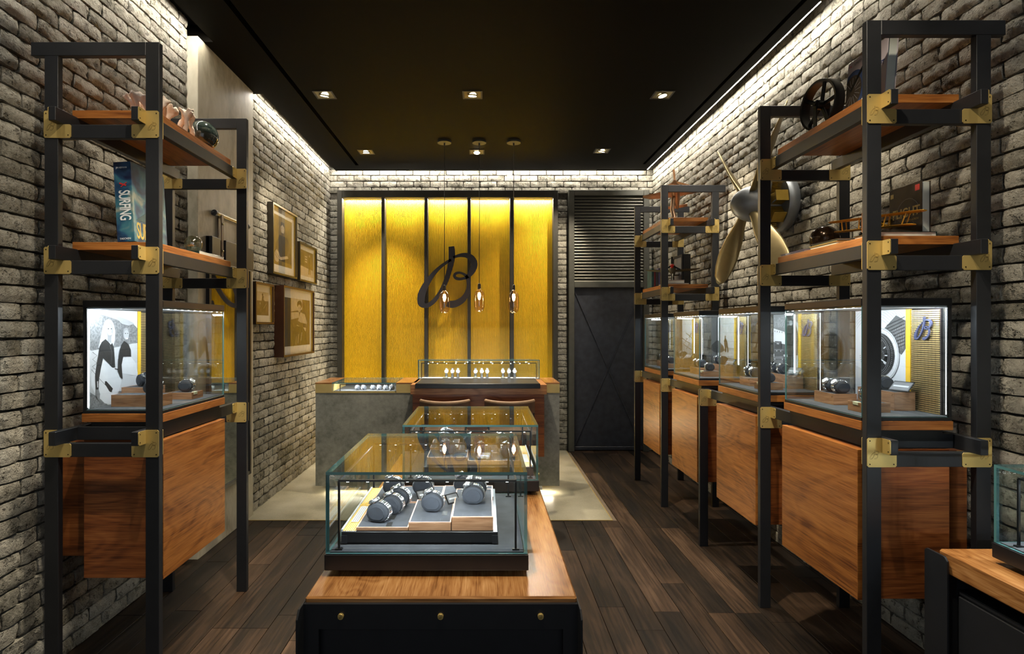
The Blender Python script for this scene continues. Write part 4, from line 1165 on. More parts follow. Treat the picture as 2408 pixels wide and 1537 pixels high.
# left vitrine (mirrored)
cabinet(-1, 2.60, 3.215, 'walnut cabinet hung in the stand by the left wall', -1.466, -1.838, -2.03)
t, xp, p0, p1 = vitrine(-1, 2.605, 3.215, 'glass vitrine with a lit surfing print by the left wall', -1.472, -1.836, False)
T = tracer(4.657, 190, 690, xp)
E = lambda cx_, cy_, rx, ry, n=18: T(*shape_ellipse(cx_, cy_, rx, ry, n))
S = [('grey_8', T((90,560), (640,540), (640,1300), (90,1300))),
     ('print_rough', T((100,235), (190,222), (250,235), (330,262), (440,300), (500,285), (560,315), (640,380), (640,540), (560,548), (450,575), (370,590), (250,600), (120,625), (100,620))),
     ('grey_7', T((380,262), (420,255), (470,270), (520,290), (590,330), (520,350), (450,330))),
     ('print_rough', T((100,1080), (180,1130), (300,1240), (300,1290), (100,1290))),
     ('grey_2', line(T((372,822), (460,845), (632,878)), .006)),
     ('grey_9', T((240,705), (300,760), (360,815), (420,885), (445,950), (420,1060), (330,1240), (260,1200), (150,1090), (112,1010), (112,880), (180,760))),
     ('grey_2', line(T((112,830), (200,930), (345,1080)), .002)), ('grey_1', T((262,960), (278,958), (350,1040), (332,1082), (310,1070), (262,990))),
     ('grey_9', T((400,700), (545,690), (600,760), (632,860), (632,900), (450,870))),
     ('grey_8', T((298,278), (262,300), (238,360), (222,440), (206,520), (190,590), (215,620), (260,560), (330,560), (352,590), (372,500), (374,400), (356,330), (330,290))),
     ('grey_9', T((262,330), (250,420), (228,520), (212,560), (232,450), (244,370))),
     ('grey_6', E(314, 398, 36, 82)), ('grey_7', E(308, 392, 28, 66)), ('grey_2', E(298, 385, 7, 7, 8)), ('grey_2', E(330, 385, 6, 7, 8)),
     ('grey_9', T((302,432), (322,436), (340,430), (334,450), (320,456), (306,448))), ('grey_6', T((290,460), (330,470), (328,540), (290,520))),
     ('grey_1', T((265,498), (225,530), (200,580), (185,690), (165,800), (153,900), (160,1050), (190,1050), (196,930), (215,820), (240,708), (300,762), (345,812), (372,806), (366,700), (358,590), (340,540), (322,560), (300,530))),
     ('grey_3', line(T((310,560), (335,640), (325,780)), .003)), ('grey_9', T((172,960), (182,958), (184,1025), (174,1028))),
     ('grey_5', T((160,1050), (190,1050), (206,1100), (200,1160), (182,1162), (162,1115))),
     ('grey_6', E(490, 440, 34, 66)), ('grey_7', E(494, 450, 26, 52)), ('grey_2', E(484, 436, 6, 6, 8)), ('grey_2', E(508, 436, 5, 6, 8)), ('grey_9', T((486,480), (500,488), (516,480), (508,498), (492,498))),
     ('grey_1', T((468,518), (440,560), (420,620), (404,720), (400,850), (430,915), (452,938), (446,860), (440,780), (458,690), (500,688), (545,692), (542,620), (520,560), (500,540))),
     ('grey_2', line(T((120,640), (170,680), (120,720), (170,760), (118,800), (150,830)), .003))]
draw(t, -1, xp, p0, p1, S, 'grey_9')
for k in range(3):
    me = text_mesh(['A MOMENT', 'FOR THE SURF', 'SQUAD'][k], .006, lambda u, v, d: (xp+.004+d, T((545+10*k, 228+k*13))[0][0]+u, T((545, 228+k*13))[0][1]+v), 'grey_4', .0001)
me = text_mesh('ROXY', .016, lambda u, v, d: (xp+.0045+d, T((185, 955))[0][0]+v, T((185, 955))[0][1]-u), 'grey_9', .0001); place(me, 'lettering', t)
wl_ = 'left wall vitrine'
plinth_block(-1.769, -1.535, 2.697, 2.80, 1.278, 'wide front walnut block in the '+wl_, False, -1)
plinth_block(-1.805, -1.66, 2.83, 2.96, 1.300, 'tall rear walnut block in the '+wl_, False, -1)
plinth_block(-1.655, -1.527, 2.969, 3.09, 1.258, 'low walnut block with a cream tag in the '+wl_, True, -1)
watch('R', 'w', -1.60, 2.75, 1.278, 'on the wide front block, '+wl_, R(0), .9)
watch('R', 'b', -1.735, 2.90, 1.300, 'left one on the tall rear block, '+wl_, R(-35), .86)
watch('R', 'w', -1.69, 2.91, 1.300, 'right one on the tall rear block, '+wl_, R(-35), .86)
watch('R', 'w', -1.585, 3.03, 1.258, 'on the low tagged block, '+wl_, R(0), .86)

# ------------------------------------------------------------------ counter
CX0, CX1, CY0, CY1, CT = -1.6186, .714, 5.45, 6.0, 1.068
ct = thing('sales_counter', (-.45, 5.7, 0), 'long concrete sales counter with brass upper corners and walnut top', 'counter')
MB().box(CX0, CX1, CY0, CY0+.03, .081, .970).box(CX0, CX0+.03, CY0+.03, CY1, .081, .970).box(CX1-.03, CX1, CY0+.03, CY1, .081, .970).box(CX0+.03, CX1-.03, CY1-.03, CY1, .081, .970).box(CX0+.03, CX1-.03, CY0+.03, CY1-.03, .081, .10).build('concrete_body', 'concrete', ct)
MB().box(CX0+.15, CX1-.15, CY0+.15, CY1-.1, 0, .081).build('plinth', 'black_satin', ct)
gx0, gx1 = onY(781, 0, CY0)[0], onY(930, 0, CY0)[0]
MB().box(CX0-.002, gx0-.012, CY0-.003, CY1+.001, .970, 1.0665).build('brass_end', 'brass_flat', ct, bevel=.001) if False else None
m = plain('brass_flat', (.64, .49, .19), .5, .25, .05)
MB().box(CX0-.002, gx0-.004, CY0-.004, CY1, .970, 1.055).build('brass_block', 'brass_flat', ct, bevel=.001)
MB().box(gx1+.006, -.66, CY0-.004, CY1, .970, 1.055).build('brass_block', 'brass_flat', ct, bevel=.001)
MB().box(.575, CX1+.002, CY0-.004, CY1, .970, 1.055).build('brass_block', 'brass_flat', ct, bevel=.001)
MB().box(CX0-.002, gx0-.004, CY0-.004, CY1, 1.055, CT).build('top_board', 'table_walnut', ct)
MB().box(gx1+.006, -.66, CY0-.004, CY1, 1.055, CT).build('top_board', 'table_walnut', ct)
MB().box(.575, CX1+.002, CY0-.004, CY1, 1.055, CT).build('top_board', 'table_walnut', ct)
MB().box(gx0, gx1, CY0-.004, CY0+.02, .970, .984).build('brass_sill', 'brass_flat', ct)
led((CX0+.12, 5.5, .075), (CX1-.05, 5.5, .075), (0, .02, 0), (0, 0, -1), 'warm LED line glowing under the front of the concrete counter', 'led_under', n=8)
# glass well in the counter
ic = thing('inset_case', ((gx0+gx1)/2, 5.7, .975), 'glass topped watch case let into the left part of the counter', 'display case')
MB().box(gx0, gx1, CY0+.02, CY1-.02, .972, .984).box(gx0, gx1, CY1-.02, CY1-.01, .984, 1.058).build('lining', 'felt_grey', ic)
pane(MB(), gx0+.002, gx1-.002, CY0-.004, CY0+.004, .984, 1.058).build('glass_pane', ['glass', 'glass_edge'], ic)
pane(MB(), gx0, gx1, CY0-.004, CY1, 1.058, CT).build('glass_pane', ['glass', 'glass_edge'], ic)
a, b = onY(799, 0, 5.5)[0], onY(920, 0, 5.5)[0]
MB().box(a, a+.006, 5.5, 5.506, .984, 1.048).box(b-.006, b, 5.5, 5.506, .984, 1.048).box(a, b, 5.5, 5.506, 1.042, 1.048).build('light_frame', 'black_satin', ic)
lamp('AREA', ((gx0+gx1)/2, 5.53, 1.045), ((gx0+gx1)/2, 5.62, .99), E_DESK*1.6, (1, 1, 1), shape='RECTANGLE', size=.5, size_y=.01)
for k, px in enumerate((840.9, 855.3, 877, 892, 907, 921.4)):
    x = onY(px, 0, 5.58)[0]; 
    watch('L', 'w' if k % 2 else 'b', x, 5.58, .984, '%s from the left in the counter well' % ('first', 'second', 'third', 'fourth', 'fifth', 'sixth')[k], R(60), .62)

dk = thing('sales_desk', (-.06, 5.35, 0), 'walnut sales desk front projecting from the concrete counter', 'desk')
MB().box(-.6865, .560, 5.26, 6.0, .977, CT).build('desk_top', 'desk_walnut', dk, bevel=.002) if False else None
wood('desk_walnut', 0, (.16, .055, .018), (.42, .17, .055), (.6, .29, .11), .35)
MB().box(-.6865, .573, 5.26, 6.0, .977, CT).build('desk_top', 'desk_walnut', dk, bevel=.002)
MB().box(-.669, .551, 5.28, CY0-.005, .398, .977).build('front_box', 'walnut_x', dk, bevel=.001)
pad = MB().box(-.640, .510, 5.235, 5.80, CT+.0005, CT+.012).box(-.640, .510, 5.235, 5.258, 1.034, CT+.012).build('desk_pad', 'black_satin', None, bevel=.004)
tag(pad, 'dark leather desk pad folded over the front edge of the walnut desk', 'desk pad')
dc = thing('glass_case', (-.06, 5.8, CT), 'long low glass case of standing watches on the sales desk', 'display case')
zc0 = CT+.013
pane(MB(), -.682, .560, 5.82, 5.828, zc0-.012, 1.257).build('glass_pane', ['glass', 'glass_edge'], dc)
pane(MB(), -.682, .560, 5.982, 5.99, CT+.001, 1.257).build('glass_pane', ['glass', 'glass_edge'], dc)
pane(MB(), -.682, -.674, 5.828, 5.982, CT+.001, 1.257).build('glass_pane', ['glass', 'glass_edge'], dc)
pane(MB(), .552, .560, 5.828, 5.982, CT+.001, 1.257).build('glass_pane', ['glass', 'glass_edge'], dc)
pane(MB(), -.682, .560, 5.82, 5.99, 1.257, 1.265).build('glass_pane', ['glass', 'glass_edge'], dc)
MB().box(-.672, .550, 5.829, 5.981, CT+.001, CT+.006).build('case_floor', 'grey_6', dc)
MB().box(-.652, -.645, 5.85, 5.857, CT+.006, 1.232).box(.525, .532, 5.85, 5.857, CT+.006, 1.232).box(-.652, .532, 5.85, 5.857, 1.226, 1.233).build('light_frame', 'black_satin', dc)
mb = MB()
for k in range(12): mb.box(-.58+k*.094-.005, -.58+k*.094+.005, 5.851, 5.856, 1.2235, 1.226)
mb.build('led_row', 'led_dot', dc)
for k in range(9):
    x = -.56+k*.125; lamp('AREA', (x, 5.845, 1.222), (x, 5.93, 1.13), E_DESK*.34, (1, 1, 1), shape='DISK', size=.01)
def make_standing(d):
    t = thing('wristwatch', (0, 0, 0), 'standing watch', 'watch', 'upright watches in the desk case')
    MB().lathe([(.018, 0), (.021, .003), (.0215, .008), (.019, .011), (.017, .0095)], (0, .004, .070), (0, -1, 0), 18, False).build('watch_case', 'steel', t, smooth=True)
    MB().lathe([(.0005, .0100), (.0175, .0100)], (0, .004, .070), (0, -1, 0), 18).build('dial', d, t)
    mb = MB()
    for k in range(9):
        z = .046-k*.005; mb.box(-.010, .010, -.002+k*.0004, .002+k*.0004, z, z+.0044)
    for k in range(3): mb.box(-.010, .010, .001+k*.002, .005+k*.002, .090+k*.004, .094+k*.004)
    mb.build('bracelet', 'steel', t)
    MB().tube([(.021, 0, .07), (.026, 0, .07)], .003, 8).build('crown', 'steel', t)
    register(t); return t
def make_hold():
    t = thing('watch_stand', (0, 0, 0), 'black clip stand', 'stand', 'clip stands in the desk case')
    MB().box(-.016, .016, -.012, .02, 0, .004).build('foot', 'black_satin', t)
    MB().box(-.0145, -.0115, -.006, .006, .004, .042).box(.0115, .0145, -.006, .006, .004, .042).build('clip', 'black_satin', t)
    register(t); return t
SW, SH = make_standing('dial_white'), make_hold()
ord9 = ['first', 'second', 'third', 'fourth', 'fifth', 'sixth', 'seventh', 'eighth', 'ninth']
for k, px in enumerate((1049.8, 1063.9, 1076.8, 1118.3, 1133, 1145.7, 1182.7, 1196.8, 1210)):
    x = onY(px, 0, 5.88)[0]
    use(SW, (x, 5.88, CT+.006), 0, '%s upright steel watch from the left in the long desk case' % ord9[k], 'upright watches in the desk case', 1.0)
    use(SH, (x, 5.885, CT+.006), 0, 'black clip stand under the %s watch from the left in the desk case' % ord9[k], 'clip stands in the desk case', 1.0)
for k, px in enumerate((1046.5, 1118, 1183)):
    x = onY(px, 0, 5.835)[0]
    o = MB().box(x-.024, x+.024, 5.831, 5.846, CT+.006, CT+.018).build('price_tag', 'cream_tag', None, bevel=.001); tag(o, 'cream price block before the %s group of watches in the desk case' % ('left', 'middle', 'right')[k], 'tag', 'cream tags in the desk case')

# bar stools
def stool(cx, label):
    Y = 4.93
    t = thing('bar_stool', (cx, Y, 0), label, 'stool', 'bar stools at the sales desk')
    def arc(r, a0, a1, n, z): return [(cx+r*math.sin(a0+(a1-a0)*i/n), Y+.06-r*math.cos(a0+(a1-a0)*i/n), z) for i in range(n+1)]
    # curved back: shell + rounded tan rim
    n = 16; r0 = .23; a0, a1 = R(-72), R(72)
    vs = []; fs = []
    for i in range(n+1):
        a = a0+(a1-a0)*i/n; s_, c_ = math.sin(a), math.cos(a)
        for r, z in ((r0, .80), (r0, .955), (r0-.022, .955), (r0-.022, .80)):
            vs.append((cx+r*s_, Y+.06-r*c_*.75, z))
    for i in range(n):
        for k in range(4): fs.append((i*4+k, i*4+(k+1) % 4, (i+1)*4+(k+1) % 4, (i+1)*4+k))
    fs += [(0, 1, 2, 3), (n*4+3, n*4+2, n*4+1, n*4)]
    MB().add(vs, fs).build('backrest', 'brown_leather', t, smooth=True)
    pts = [(cx+(r0-.011)*math.sin(a0+(a1-a0)*i/n), Y+.06-(r0-.011)*math.cos(a0+(a1-a0)*i/n)*.75, .958+.004*math.cos(2*PI*i/n)) for i in range(n+1)]
    MB().tube(pts, .0145, 8).build('rim', 'tan_leather', t, smooth=True)
    MB().lathe([(.02, 0), (.19, .0), (.205, .02), (.205, .05), (.18, .07), (.001, .075)], (cx, Y+.07, .64), (0, 0, 1), 28).build('seat', 'brown_leather', t, smooth=True)
    for sx in (-1, 1):
        MB().bar((cx+sx*.17, Y-.02, .66), (cx+sx*.205, Y-.01, .86), .02, .012).build('back_support', 'black_metal', t)
        for sy in (-1, 1):
            MB().tube([(cx+sx*.13, Y+.07+sy*.13, .65), (cx+sx*.20, Y+.07+sy*.20, .0)], [.013, .010], 8).build('leg', 'black_metal', t, smooth=True)
    MB().tube([(cx+.185*math.cos(2*PI*i/24), Y+.07+.185*math.sin(2*PI*i/24), .25) for i in range(25)], .008, 6).build('footrest', 'black_metal', t, smooth=True)
stool(onY(1046, 0, 4.93)[0], 'left brown leather bar stool with tan rim at the sales desk')
stool(onY(1198.5, 0, 4.93)[0], 'right brown leather bar stool with tan rim at the sales desk')

# ------------------------------------------------------------------ framed photographs
def frame_pic(ya, yb, za, zb_, depth, label, shapes, fm, mat_w, img_bg, xw=XLF+.012):
    xf = xw+depth; b = .018
    t = thing('framed_photograph', (xw, (ya+yb)/2, za), label, 'picture', 'framed photographs on the left wall')
    MB().box(xw, xf, ya, yb, zb_-b, zb_).box(xw, xf, ya, yb, za, za+b).box(xw, xf, ya, ya+b, za+b, zb_-b).box(xw, xf, yb-b, yb, za+b, zb_-b).build('frame', fm, t)
    xm = xf-.028
    MB().box(xw, xm, ya+b, yb-b, za+b, zb_-b).build('mat', 'mat_board', t)
    l, r_, bt, tp = mat_w
    y0_, y1_, z0_, z1_ = ya+b+l, yb-b-r_, za+b+bt, zb_-b-tp
    mats = [img_bg]; mb = MB(); mb.add([(xm+.0006, y0_, z0_), (xm+.0006, y1_, z0_), (xm+.0006, y1_, z1_), (xm+.0006, y0_, z1_)], [(0, 1, 2, 3)])
    for k, (mm, poly) in enumerate(shapes):
        if mm not in mats: mats.append(mm)
        mb.mat(mats.index(mm)); mb.add([(xm+.0006+.00012*(k+1), y0_+u*(y1_-y0_), z0_+v*(z1_-z0_)) for u, v in poly], [tuple(range(len(poly)))])
    mb.build('print', mats, t, fix=False)
    pane(MB(), xf-.008, xf-.006, ya+b, yb-b, za+b, zb_-b).build('glazing', 'picture_glass', t) if False else MB().box(xf-.008, xf-.006, ya+b, yb-b, za+b, zb_-b).build('glazing', 'picture_glass', t)
el = shape_ellipse
frame_pic(5.235, 5.905, 2.095, 2.752, .06, 'tall framed sepia photograph of a seated person with clasped hands, upper left of four', [
    ('sepia_dark', [(.05,.1),(.2,.45),(.35,.62),(.75,.62),(.95,.4),(.98,.08)]), ('sepia_light', el(.5,.76,.09,.10)), ('sepia_dark', [(.4,.8),(.42,.9),(.58,.9),(.6,.8),(.5,.85)]),
    ('sepia_dark', el(.46,.77,.012,.008,6)), ('sepia_dark', el(.54,.77,.012,.008,6)), ('sepia_mid', [(.46,.62),(.54,.62),(.56,.68),(.44,.68)]),
    ('sepia_light', el(.22,.17,.13,.12)), ('sepia_light', line([(.2,.3),(.26,.2),(.4,.14),(.6,.18),(.8,.22)], .06)), ('sepia_mid', line([(.78,.22),(.88,.38),(.82,.5)], .1)),
    ('sepia_dark', line([(.12,.2),(.32,.1)], .01)), ('sepia_dark', line([(.14,.25),(.34,.15)], .01))], 'frame_black', (.03, .07, .08, .07), 'sepia_olive')
frame_pic(5.996, 6.60, 2.09, 2.503, .06, 'small framed sepia photograph of a standing figure, upper right of four', [
    ('sepia_light', [(.02,0),(.98,0),(.98,.3),(.02,.38)]), ('sepia_dark', [(.05,.4),(.35,.42),(.35,.9),(.05,.9)]),
    ('sepia_light', [(.4,.55),(.55,.55),(.55,.6),(.4,.6)]), ('sepia_light', [(.4,.65),(.55,.65),(.55,.7),(.4,.7)]), ('sepia_light', [(.4,.75),(.55,.75),(.55,.8),(.4,.8)]),
    ('sepia_dark', [(.64,.1),(.68,.45),(.66,.7),(.72,.8),(.78,.7),(.77,.45),(.8,.1),(.75,.1),(.73,.4),(.70,.1)]), ('sepia_light', el(.72,.85,.03,.05))], 'frame_black', (.03, .04, .05, .05), 'sepia_mid')
frame_pic(4.865, 5.287, 1.626, 1.99, .05, 'small framed sepia photograph of a rider on a motorcycle, lower left of four', [
    ('sepia_light', [(0,.62),(1,.62),(1,1),(0,1)]), ('sepia_dark', [(.0,.0),(.35,.0),(.35,.25),(0,.3)]), ('sepia_dark', [(.4,.15),(.7,.12),(.82,.4),(.72,.6),(.6,.68),(.62,.82),(.5,.86),(.46,.66),(.38,.5)]),
    ('sepia_dark', el(.52,.88,.06,.06)), ('sepia_dark', el(.38,.2,.09,.16)), ('sepia_mid', el(.38,.2,.05,.09)), ('sepia_light', el(.33,.5,.03,.05)), ('sepia_light', line([(.6,.3),(.8,.5)], .02))], 'frame_dark_brown', (.04, .05, .06, .06), 'sepia_mid')
frame_pic(5.414, 6.38, 1.311, 1.998, .095, 'large deep framed sepia photograph of a person leaning on motorcycle handlebars, lower right of four', [
    ('sepia_dark', [(0,.0),(.22,.0),(.22,1),(0,1)]), ('sepia_light', [(.25,.72),(.68,.78),(.68,1),(.25,1)]), ('sepia_light', [(.25,.55),(.55,.6),(.55,.72),(.25,.7)]), ('sepia_mid', [(.7,.6),(1,.6),(1,1),(.7,1)]),
    ('sepia_light', [(.42,.35),(.6,.72),(.78,.68),(.88,.5),(.82,.3)]), ('sepia_dark', el(.57,.88,.1,.09)), ('sepia_light', el(.56,.80,.065,.085)), ('sepia_mid', line([(.45,.5),(.6,.45),(.85,.42)], .09)),
    ('sepia_dark', [(.25,.0),(.3,.3),(.45,.42),(.7,.4),(.85,.25),(.9,.0)]), ('sepia_dark', line([(.25,.5),(.32,.38),(.5,.35)], .04)), ('sepia_light', line([(.5,.05),(.53,.25)], .02)), ('sepia_light', line([(.62,.1),(.66,.28)], .02)),
    ('sepia_light', line([(.42,.02),(.44,.2)], .012)), ('sepia_dark', el(.54,.81,.012,.01,6)), ('sepia_dark', el(.6,.81,.012,.01,6))], 'frame_dark_brown', (.06, .06, .08, .09), 'sepia_mid')

# ------------------------------------------------------------------ hanging mirror on the pier
mr = thing('wall_mirror', (-1.95, 4.39, .38), 'black framed mirror hung by leather straps on the pier', 'mirror')
mx = PIERX
MB().box(mx, mx+.016, 4.06, 4.72, .41, 2.20).build('mirror_glass', 'mirror', mr)
MB().box(mx, mx+.026, 4.026, 4.06, .38, 2.245).box(mx, mx+.026, 4.72, 4.754, .38, 2.245).box(mx, mx+.026, 4.06, 4.72, .38, .41).build('frame', 'black_metal', mr, bevel=.002)
head = MB().box(mx, mx+.045, 4.026, 4.16, 2.06, 2.245).box(mx, mx+.045, 4.16, 4.24, 2.06, 2.10).box(mx, mx+.045, 4.24, 4.54, 2.06, 2.245).box(mx, mx+.045, 4.54, 4.62, 2.06, 2.10).box(mx, mx+.045, 4.62, 4.754, 2.06, 2.245)
head.build('head_rail', 'black_metal', mr, bevel=.004)
for y in (4.21, 4.58):
    MB().box(mx+.006, mx+.012, y-.018, y+.018, 2.10, 2.43).box(mx+.030, mx+.036, y-.018, y+.018, 2.10, 2.43).build('strap', 'strap_leather', mr, bevel=.001)
    MB().lathe([(.01, 0), (.008, .006), (.001, .008)], (mx+.036, y, 2.16), (1, 0, 0), 12).lathe([(.01, 0), (.008, .006), (.001, .008)], (mx+.036, y, 2.36), (1, 0, 0), 12).build('stud', 'brass_dull', mr, smooth=True)
rd = thing('wall_rail', (-1.93, 4.4, 2.42), 'brass and black rail on the pier from which the mirror hangs', 'rail')
MB().tube([(mx+.021, 4.12, 2.425), (mx+.021, 4.68, 2.425)], .014, 14).build('rod', 'brass_dull', rd, smooth=True)
for y in (4.12, 4.68): MB().tube([(mx, y, 2.425), (mx+.021, y, 2.425)], .016, 12).lathe([(.022, -.012), (.022, .012)], (mx+.021, y, 2.425), (0, 1, 0), 14).build('rail_end', 'black_metal', rd, smooth=True)

# ------------------------------------------------------------------ propeller engine on the right wall
EY, EZ = 4.08, 2.48
pe = thing('propeller', (2.17, EY, EZ), 'four bladed aircraft propeller with pewter spinner and brass engine mounted on the right wall', 'propeller')
MB().lathe([(.185, 0), (.196, -.015), (.196, -.055), (.186, -.075), (.12, -.080), (.001, -.081)], (2.160, EY, EZ), (1, 0, 0), 40).build('cowling', 'pewter', pe, smooth=True)
MB().lathe([(.085, -.08), (.09, -.20), (.07, -.25)], (2.160, EY, EZ), (1, 0, 0), 24).build('crankcase', 'pewter', pe, smooth=True)
for k in range(7):
    a = 2*PI*k/7+.3; d = Vector((0, math.cos(a), math.sin(a))); tn = Vector((0, -math.sin(a), math.cos(a))); ctr = Vector((2.04, EY, EZ))
    cyl = MB()
    rot = Matrix((Vector((1, 0, 0)), tn, d)).transposed()
    cyl.obox(ctr+d*.172, (.085, .075, .008), rot)
    cyl.tube([ctr+d*.07, ctr+d*.172], .022, 12)
    o = cyl.build('cylinder', 'gold_paint', pe)
    fm = MB()
    for j in range(7): fm.obox(ctr+d*(.09+j*.011), (.080, .070-.002*j, .003), rot)
    fo = fm.build('cooling_fin', 'gold_paint', o); fo['kind'] = 'stuff'
    MB().tube([ctr+Vector((-.03, 0, 0))+tn*.03+d*.06, ctr+Vector((-.04, 0, 0))+tn*.03+d*.17], .005, 8).build('pushrod', 'pewter', pe, smooth=True)
sp = [(.128, 0)]
for i in range(1, 13):
    u = i/12; sp.append((.128*math.sqrt(max(0, 1-u**1.9))**1.15, -.165*u))
MB().lathe(sp, (1.925, EY, EZ), (1, 0, 0), 36).lathe([(.128, 0), (.110, .02)], (1.925, EY, EZ), (1, 0, 0), 36).build('spinner', 'pewter', pe, smooth=True)
def blade(a):
    d = Vector((0, math.cos(a), math.sin(a))); tn = Vector((0, -math.sin(a), math.cos(a))); ax = Vector((-1, 0, 0)); c = Vector((1.885, EY, EZ))
    vs = []; fs = []; n = 14; m_ = 12
    for i in range(n+1):
        u = i/n; r = .09+.66*u
        ch = float(np.interp(u, (0, .12, .35, .6, .8, .93, .98, 1), (.06, .07, .125, .155, .14, .10, .07, .035))); th = .032*(1-u)**.8+.007
        pit = R(64-34*u)
        cd = tn*math.cos(pit)+ax*math.sin(pit); nd = -tn*math.sin(pit)+ax*math.cos(pit)
        for k in range(m_):
            t_ = 2*PI*k/m_; vs.append(c+d*r+cd*(ch/2*math.cos(t_))+nd*(th/2*math.sin(t_)))
    for i in range(n):
        for k in range(m_): fs.append((i*m_+k, i*m_+(k+1) % m_, (i+1)*m_+(k+1) % m_, (i+1)*m_+k))
    fs += [tuple(range(m_)), tuple(n*m_+k for k in range(m_-1, -1, -1))]
    MB().add(vs, fs).build('blade', 'gold_paint2', pe, smooth='all')
plain('gold_paint2', (.30, .24, .12), .34, .7, .08)
for a in (45, 135, 225, 315): blade(R(a))

# ------------------------------------------------------------------ things on the left stand
ZU, ZLo = 2.588, 1.987
# coral
cu = random.Random(11); bm_ = MB()
def branch(p, d, r, L, depth):
    q = p+d*L
    bm_.tube([p, (p+q)/2+Vector((cu.uniform(-.004, .004), cu.uniform(-.004, .004), 0)), q], [r, r*.92, r*.8], 7); bm_.ball(q, r*.85, 8)
    if depth > 0:
        for k in range(cu.choice((2, 2, 3))):
            nd = (d+Vector((cu.uniform(-.9, .9), cu.uniform(-.9, .9), cu.uniform(-.2, .7)))).normalized()
            if q.z < ZU+.03 and nd.z < 0: nd.z = abs(nd.z)
            branch(q, nd, r*.86, L*cu.uniform(.7, .95), depth-1)
for (x, y) in ((-1.68, 2.74), (-1.62, 2.74), (-1.57, 2.80), (-1.66, 2.82), (-1.60, 2.87), (-1.54, 2.92), (-1.66, 2.92), (-1.60, 2.97), (-1.72, 2.80), (-1.545, 3.0), (-1.57, 2.72)):
    branch(Vector((x, y, ZU+.008)), Vector((cu.uniform(-.3, .3), cu.uniform(-.4, .4), 1)).normalized(), .0150, .040, 3)
co_ = bm_.build('coral', 'coral', None, fix=False)
lo_ = min(v[2] for v in bm_.v)
md = co_.modifiers.new('r', 'REMESH'); md.mode = 'VOXEL'; md.voxel_size = .005; md.use_smooth_shade = True
dg = bpy.context.evaluated_depsgraph_get(); me = bpy.data.meshes.new_from_object(co_.evaluated_get(dg)); co_.modifiers.clear(); co_.data = me
for v in me.vertices:
    v.co += v.normal*noise.noise(v.co*160)*.0018
    if v.co.z < ZU-.003: v.co.z = ZU-.003
tag(co_, 'pale pink branching coral on the upper shelf of the left stand', 'coral')
o = MB().ball((-1.581, 3.193, ZU-.003+.083), .083, 36).build('stone_sphere', 'marble_sphere', None, smooth=True); tag(o, 'polished dark green stone sphere on the upper shelf of the left stand', 'sphere')

def book(name, size, loc, rot, cover, label, cat='book', group=None, lean=(0, 0)):
    """size: x thickness, y width (spine at y=0), z height; pages inside"""
    tx, wy, hz = size
    t = thing(name, (0, 0, 0), label, cat, group)
    b = .003
    MB().box(0, b, 0, wy, 0, hz).box(tx-b, tx, 0, wy, 0, hz).box(b, tx-b, 0, b*1.5, 0, hz).build('cover', cover, t, bevel=.0008)
    MB().box(b, tx-b, b*1.5, wy-.006, .003, hz-.003).build('pages', 'paper', t)
    t.location = loc; t.rotation_euler = rot
    return t
# surfing book: spine to the camera, cover to the aisle
sbk = book('surfing_book', (.079, .27, .365), (-1.676, 2.60, ZLo), (0, R(-3.2), 0), 'surf_cover', 'big blue book titled SURFING leaning on the lower shelf of the left stand')
place(text_mesh('SURFING', .075, lambda u, v, d: (.020+v*.95, -.0008-d, .235-u*.50), 'title_white', .0004, 'LEFT', .9, .001), 'lettering', sbk)
place(text_mesh('JIM HEIMANN', .011, lambda u, v, d: (.012+u*.75, -.0008-d, .335+v), 'title_white', .0003), 'lettering', sbk)
place(text_mesh('TASCHEN', .012, lambda u, v, d: (.012+u*.95, -.0008-d, .010+v), 'title_white', .0003), 'lettering', sbk)
place(text_mesh('SURFING', .085, lambda u, v, d: (.0795+d, .020+u*.62, .018+v*1.25), 'title_gold', .0004, 'LEFT', .9, .001), 'lettering', sbk)
fig = MB(); f3 = lambda u, v, d: (u, -.0012, v)
fig.prism(line([(.024,.268),(.040,.262),(.055,.256)], .007), 0, .0003, lambda u, v, d: (u, -.001-d, v)).prism(line([(.030,.25),(.045,.262),(.058,.27)], .004), 0, .0003, lambda u, v, d: (u, -.0012-d, v))
fig.build('surfer_print', 'title_red', sbk)
mb = MB().prism([(.02, .10), (.12, .16), (.20, .26), (.26, .36), (.26, .20), (.16, .10)], 0, .0003, lambda u, v, d: (.0795+d, u, v)); mb.build('wave_print', 'book_teal', sbk)
cb = thing('crystal_ball', (-1.58, 3.09, ZLo), 'clear bubbled crystal ball lying on a dark book, left stand', 'paperweight')
gb = MB().box(-1.66, -1.515, 3.02, 3.31, ZLo-.0, ZLo+.018).build('flat_book', 'book_green', None, bevel=.001); tag(gb, 'thin dark green book lying flat under the crystal ball, lower shelf of the left stand', 'book')
MB().box(-1.655, -1.514, 3.025, 3.305, ZLo+.003, ZLo+.015).build('pages', 'paper', gb)
me = text_mesh('Photo Gallery', .012, lambda u, v, d: (-1.5142+d, 3.20+u, ZLo+.005+v*.7), 'title_white', .0003); place(me, 'lettering', gb)
MB().ball((-1.58, 3.09, ZLo+.018+.045), .046, 24).build('ball', 'crystal', cb, smooth=True)
mb = MB(); rb = random.Random(3)
for k in range(50):
    d = Vector((rb.gauss(0, 1), rb.gauss(0, 1), rb.gauss(0, 1))).normalized()*rb.uniform(.008, .036); mb.ball(Vector((-1.58, 3.09, ZLo+.063))+d, rb.uniform(.0015, .004), 6)
mb.build('bubbles', 'brass_dull', cb, fix=False)['kind'] = 'stuff'

